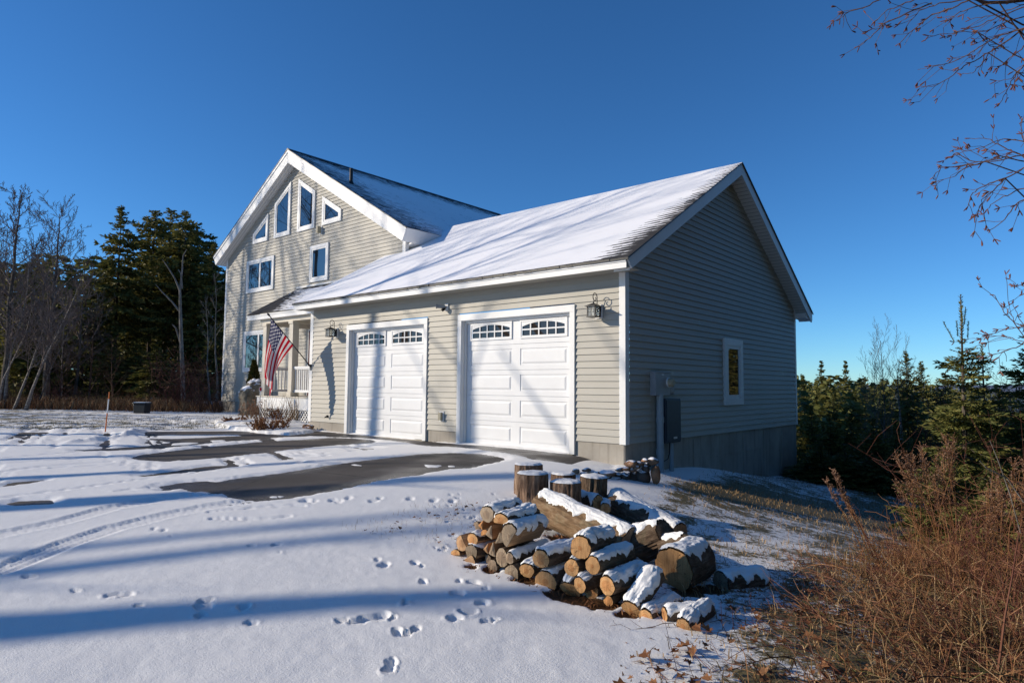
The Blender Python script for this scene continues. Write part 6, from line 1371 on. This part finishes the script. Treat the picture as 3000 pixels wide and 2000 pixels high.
p = on_ground(903, 1262); o = rock('stone', (p[0], p[1], p[2]+.07), (.2, .14, .11), M['stone_red'], 44, None, .25, 3, .4); tag(o, 'tan stone at the garage corner end of the planting bed', 'stone')
x, y = at_y(742, 1150, 1.95)[:2]; z0 = hz(x, y); b = MB(); f = MB(); b.tube([(0, 0, 0), (0, 0, 1.5)], [.04, .01], 6); rr = random.Random(6); H = float(at_y(742, 1058, 1.95)[2])-z0
for k in range(5200):
    q = rr.random()**1.15; ra = .36*(1-q)**.75*(.55+.45*math.sqrt(rr.random()))*(1+.12*math.sin(q*30+k)); a = rr.uniform(0, 6.28); p = V3((ra*math.cos(a), ra*math.sin(a), q*H)); d = (V3((math.cos(a), math.sin(a), 1.1))+rv(rr)*.5).normalized()*rr.uniform(.05, .11); s_ = d.cross(rv(rr)).normalized()*.02; f.poly([p, p+d*.5+s_, p+d, p+d*.5-s_])
r = empty('arborvitae', (x, y, z0)); b.build('trunk', M['bark_dark'], r); f.build('foliage', M['cedar'], r); tag(r, 'small conical evergreen with brown tip behind the boulder', 'evergreen shrub')
# --- bare trees behind the camera that throw the long shadows
SH = [tree_proto('bare_tree', *bare(81, 18, .24, limbs=22, start=.56, spread=.26, twigs=7, fine=4, thin=1.5), M['bark_tree'], M['bark_tree']), tree_proto('bare_tree', *bare(82, 17, .19, (1.2, .4), limbs=20, start=.55, spread=.26, twigs=7, fine=4, thin=1.5), M['bark_tree'], M['bark_tree']), tree_proto('bare_tree', *bare(83, 16, .15, (-.8, .6), limbs=20, start=.52, spread=.26, twigs=7, fine=4, thin=1.5), M['bark_tree'], M['bark_tree'])]
for i, (x0, y, k, s) in enumerate(((-2.9, -12.6, 2, .95), (-6.75, -12.2, 0, .95), (-8.6, -16.5, 1, 1.0), (-11.6, -13.5, 1, 1.0), (-14.2, -15, 2, 1.1), (-16.2, -12.6, 2, 1.05), (-18.6, -14, 1, 1.1), (-13.3, -21, 1, 1.1), (-20.5, -19, 0, 1.1))):
    place_tree('', SH[k], 'bare tree behind the camera casting long shadows toward the house', 'bare tree', 'bare trees casting shadows from behind the camera', x0+SUN.x/SUN.y*y, y, s, i*1.3)
for i, (x, y, k, s) in enumerate(((-27.5, -6.2, 1, .95), (-24.5, -7.2, 2, .95), (-30, -8.5, 0, .9))):
    place_tree('', SH[k], 'bare tree across the road mirrored in the gable windows', 'bare tree', 'bare trees mirrored in the gable windows', x, y, s, i*1.7)
# leaning trunks whose broad soft shadows cross the snow in the foreground
kx, ky = SUN.x/-SUN.z, SUN.y/-SUN.z
for i, (px, py, rho, back, wdt, ext) in enumerate(((829, 1779, .70, 20, .32, 3), (893, 1575, .45, 22, .15, 5), (1275, 1503, .45, 24, .10, 5), (300, 1392, .62, 14, .24, 12), (900, 1447, .62, 16, .18, 12), (1290, 1408, .62, 18, .22, 8), (300, 1340, .62, 18, .18, 12))):
    P = on_ground(px, py); dn = np.array([rho, 1.])/math.hypot(rho, 1); c = rho*ky-kx; lx, ly = c/(1+rho*rho), -rho*c/(1+rho*rho); v = math.hypot(lx+kx, ly+ky); B = P[:2]-dn*back; zB = hz(*B); H = (back+ext)/v; zs = back/v
    r0 = wdt/2/(1-.93*(zs/H)**.85); t_, c_ = bare(120+i, H, r0, (lx*H, ly*H), limbs=4, start=.6, spread=.10, twigs=4, fine=2, thin=1.4, wob=.012); r = empty('bare_tree', (B[0], B[1], zB-.1)); t_.build('trunk', M['bark_tree'], r); c_.build('crown', M['bark_tree'], r); tag(r, 'leaning bare tree behind the camera whose trunk shadow crosses the foreground snow', 'bare tree', 'leaning trees casting shadows on the foreground')
# unseen spruces at right, added and enlarged to darken the side wall and window
for i, (x, y, k, s) in enumerate(((12, 1, 1, 1.1), (14.5, -3.5, 0, 1.15), (11.5, 5.5, 2, 1.05), (15.5, 4, 0, 1.2), (13, -8, 2, 1.1), (17, -.5, 1, 1.2), (16, 9, 1, 1.15), (17, -7.5, 0, 1.2), (12.5, -12.5, 1, 1.1), (19.5, 5, 2, 1.2), (20, -4, 1, 1.2), (14, 13, 2, 1.1), (9.5, -1.5, 1, .95), (9.2, 2.6, 2, 1.0), (9.8, 7, 0, 1.05), (10, -6, 2, .95), (10.5, 11, 1, 1.1), (22, 12, 2, 1.3), (24, 0, 0, 1.3), (8.6, 22, 1, 1.1), (11, 27, 2, 1.2), (13.5, 33, 0, 1.3), (9.5, 31, 1, 1.2), (7.8, 17.8, 2, 1.0), (15, 40, 1, 1.4))):
    place_tree('spruce_tree', LS[k], 'unseen spruce added beyond the right edge to darken the side wall and window', 'spruce', 'unseen spruces added outside the right picture edge', x, y, s*(1.3 if y < 14 else 1), i*1.9)
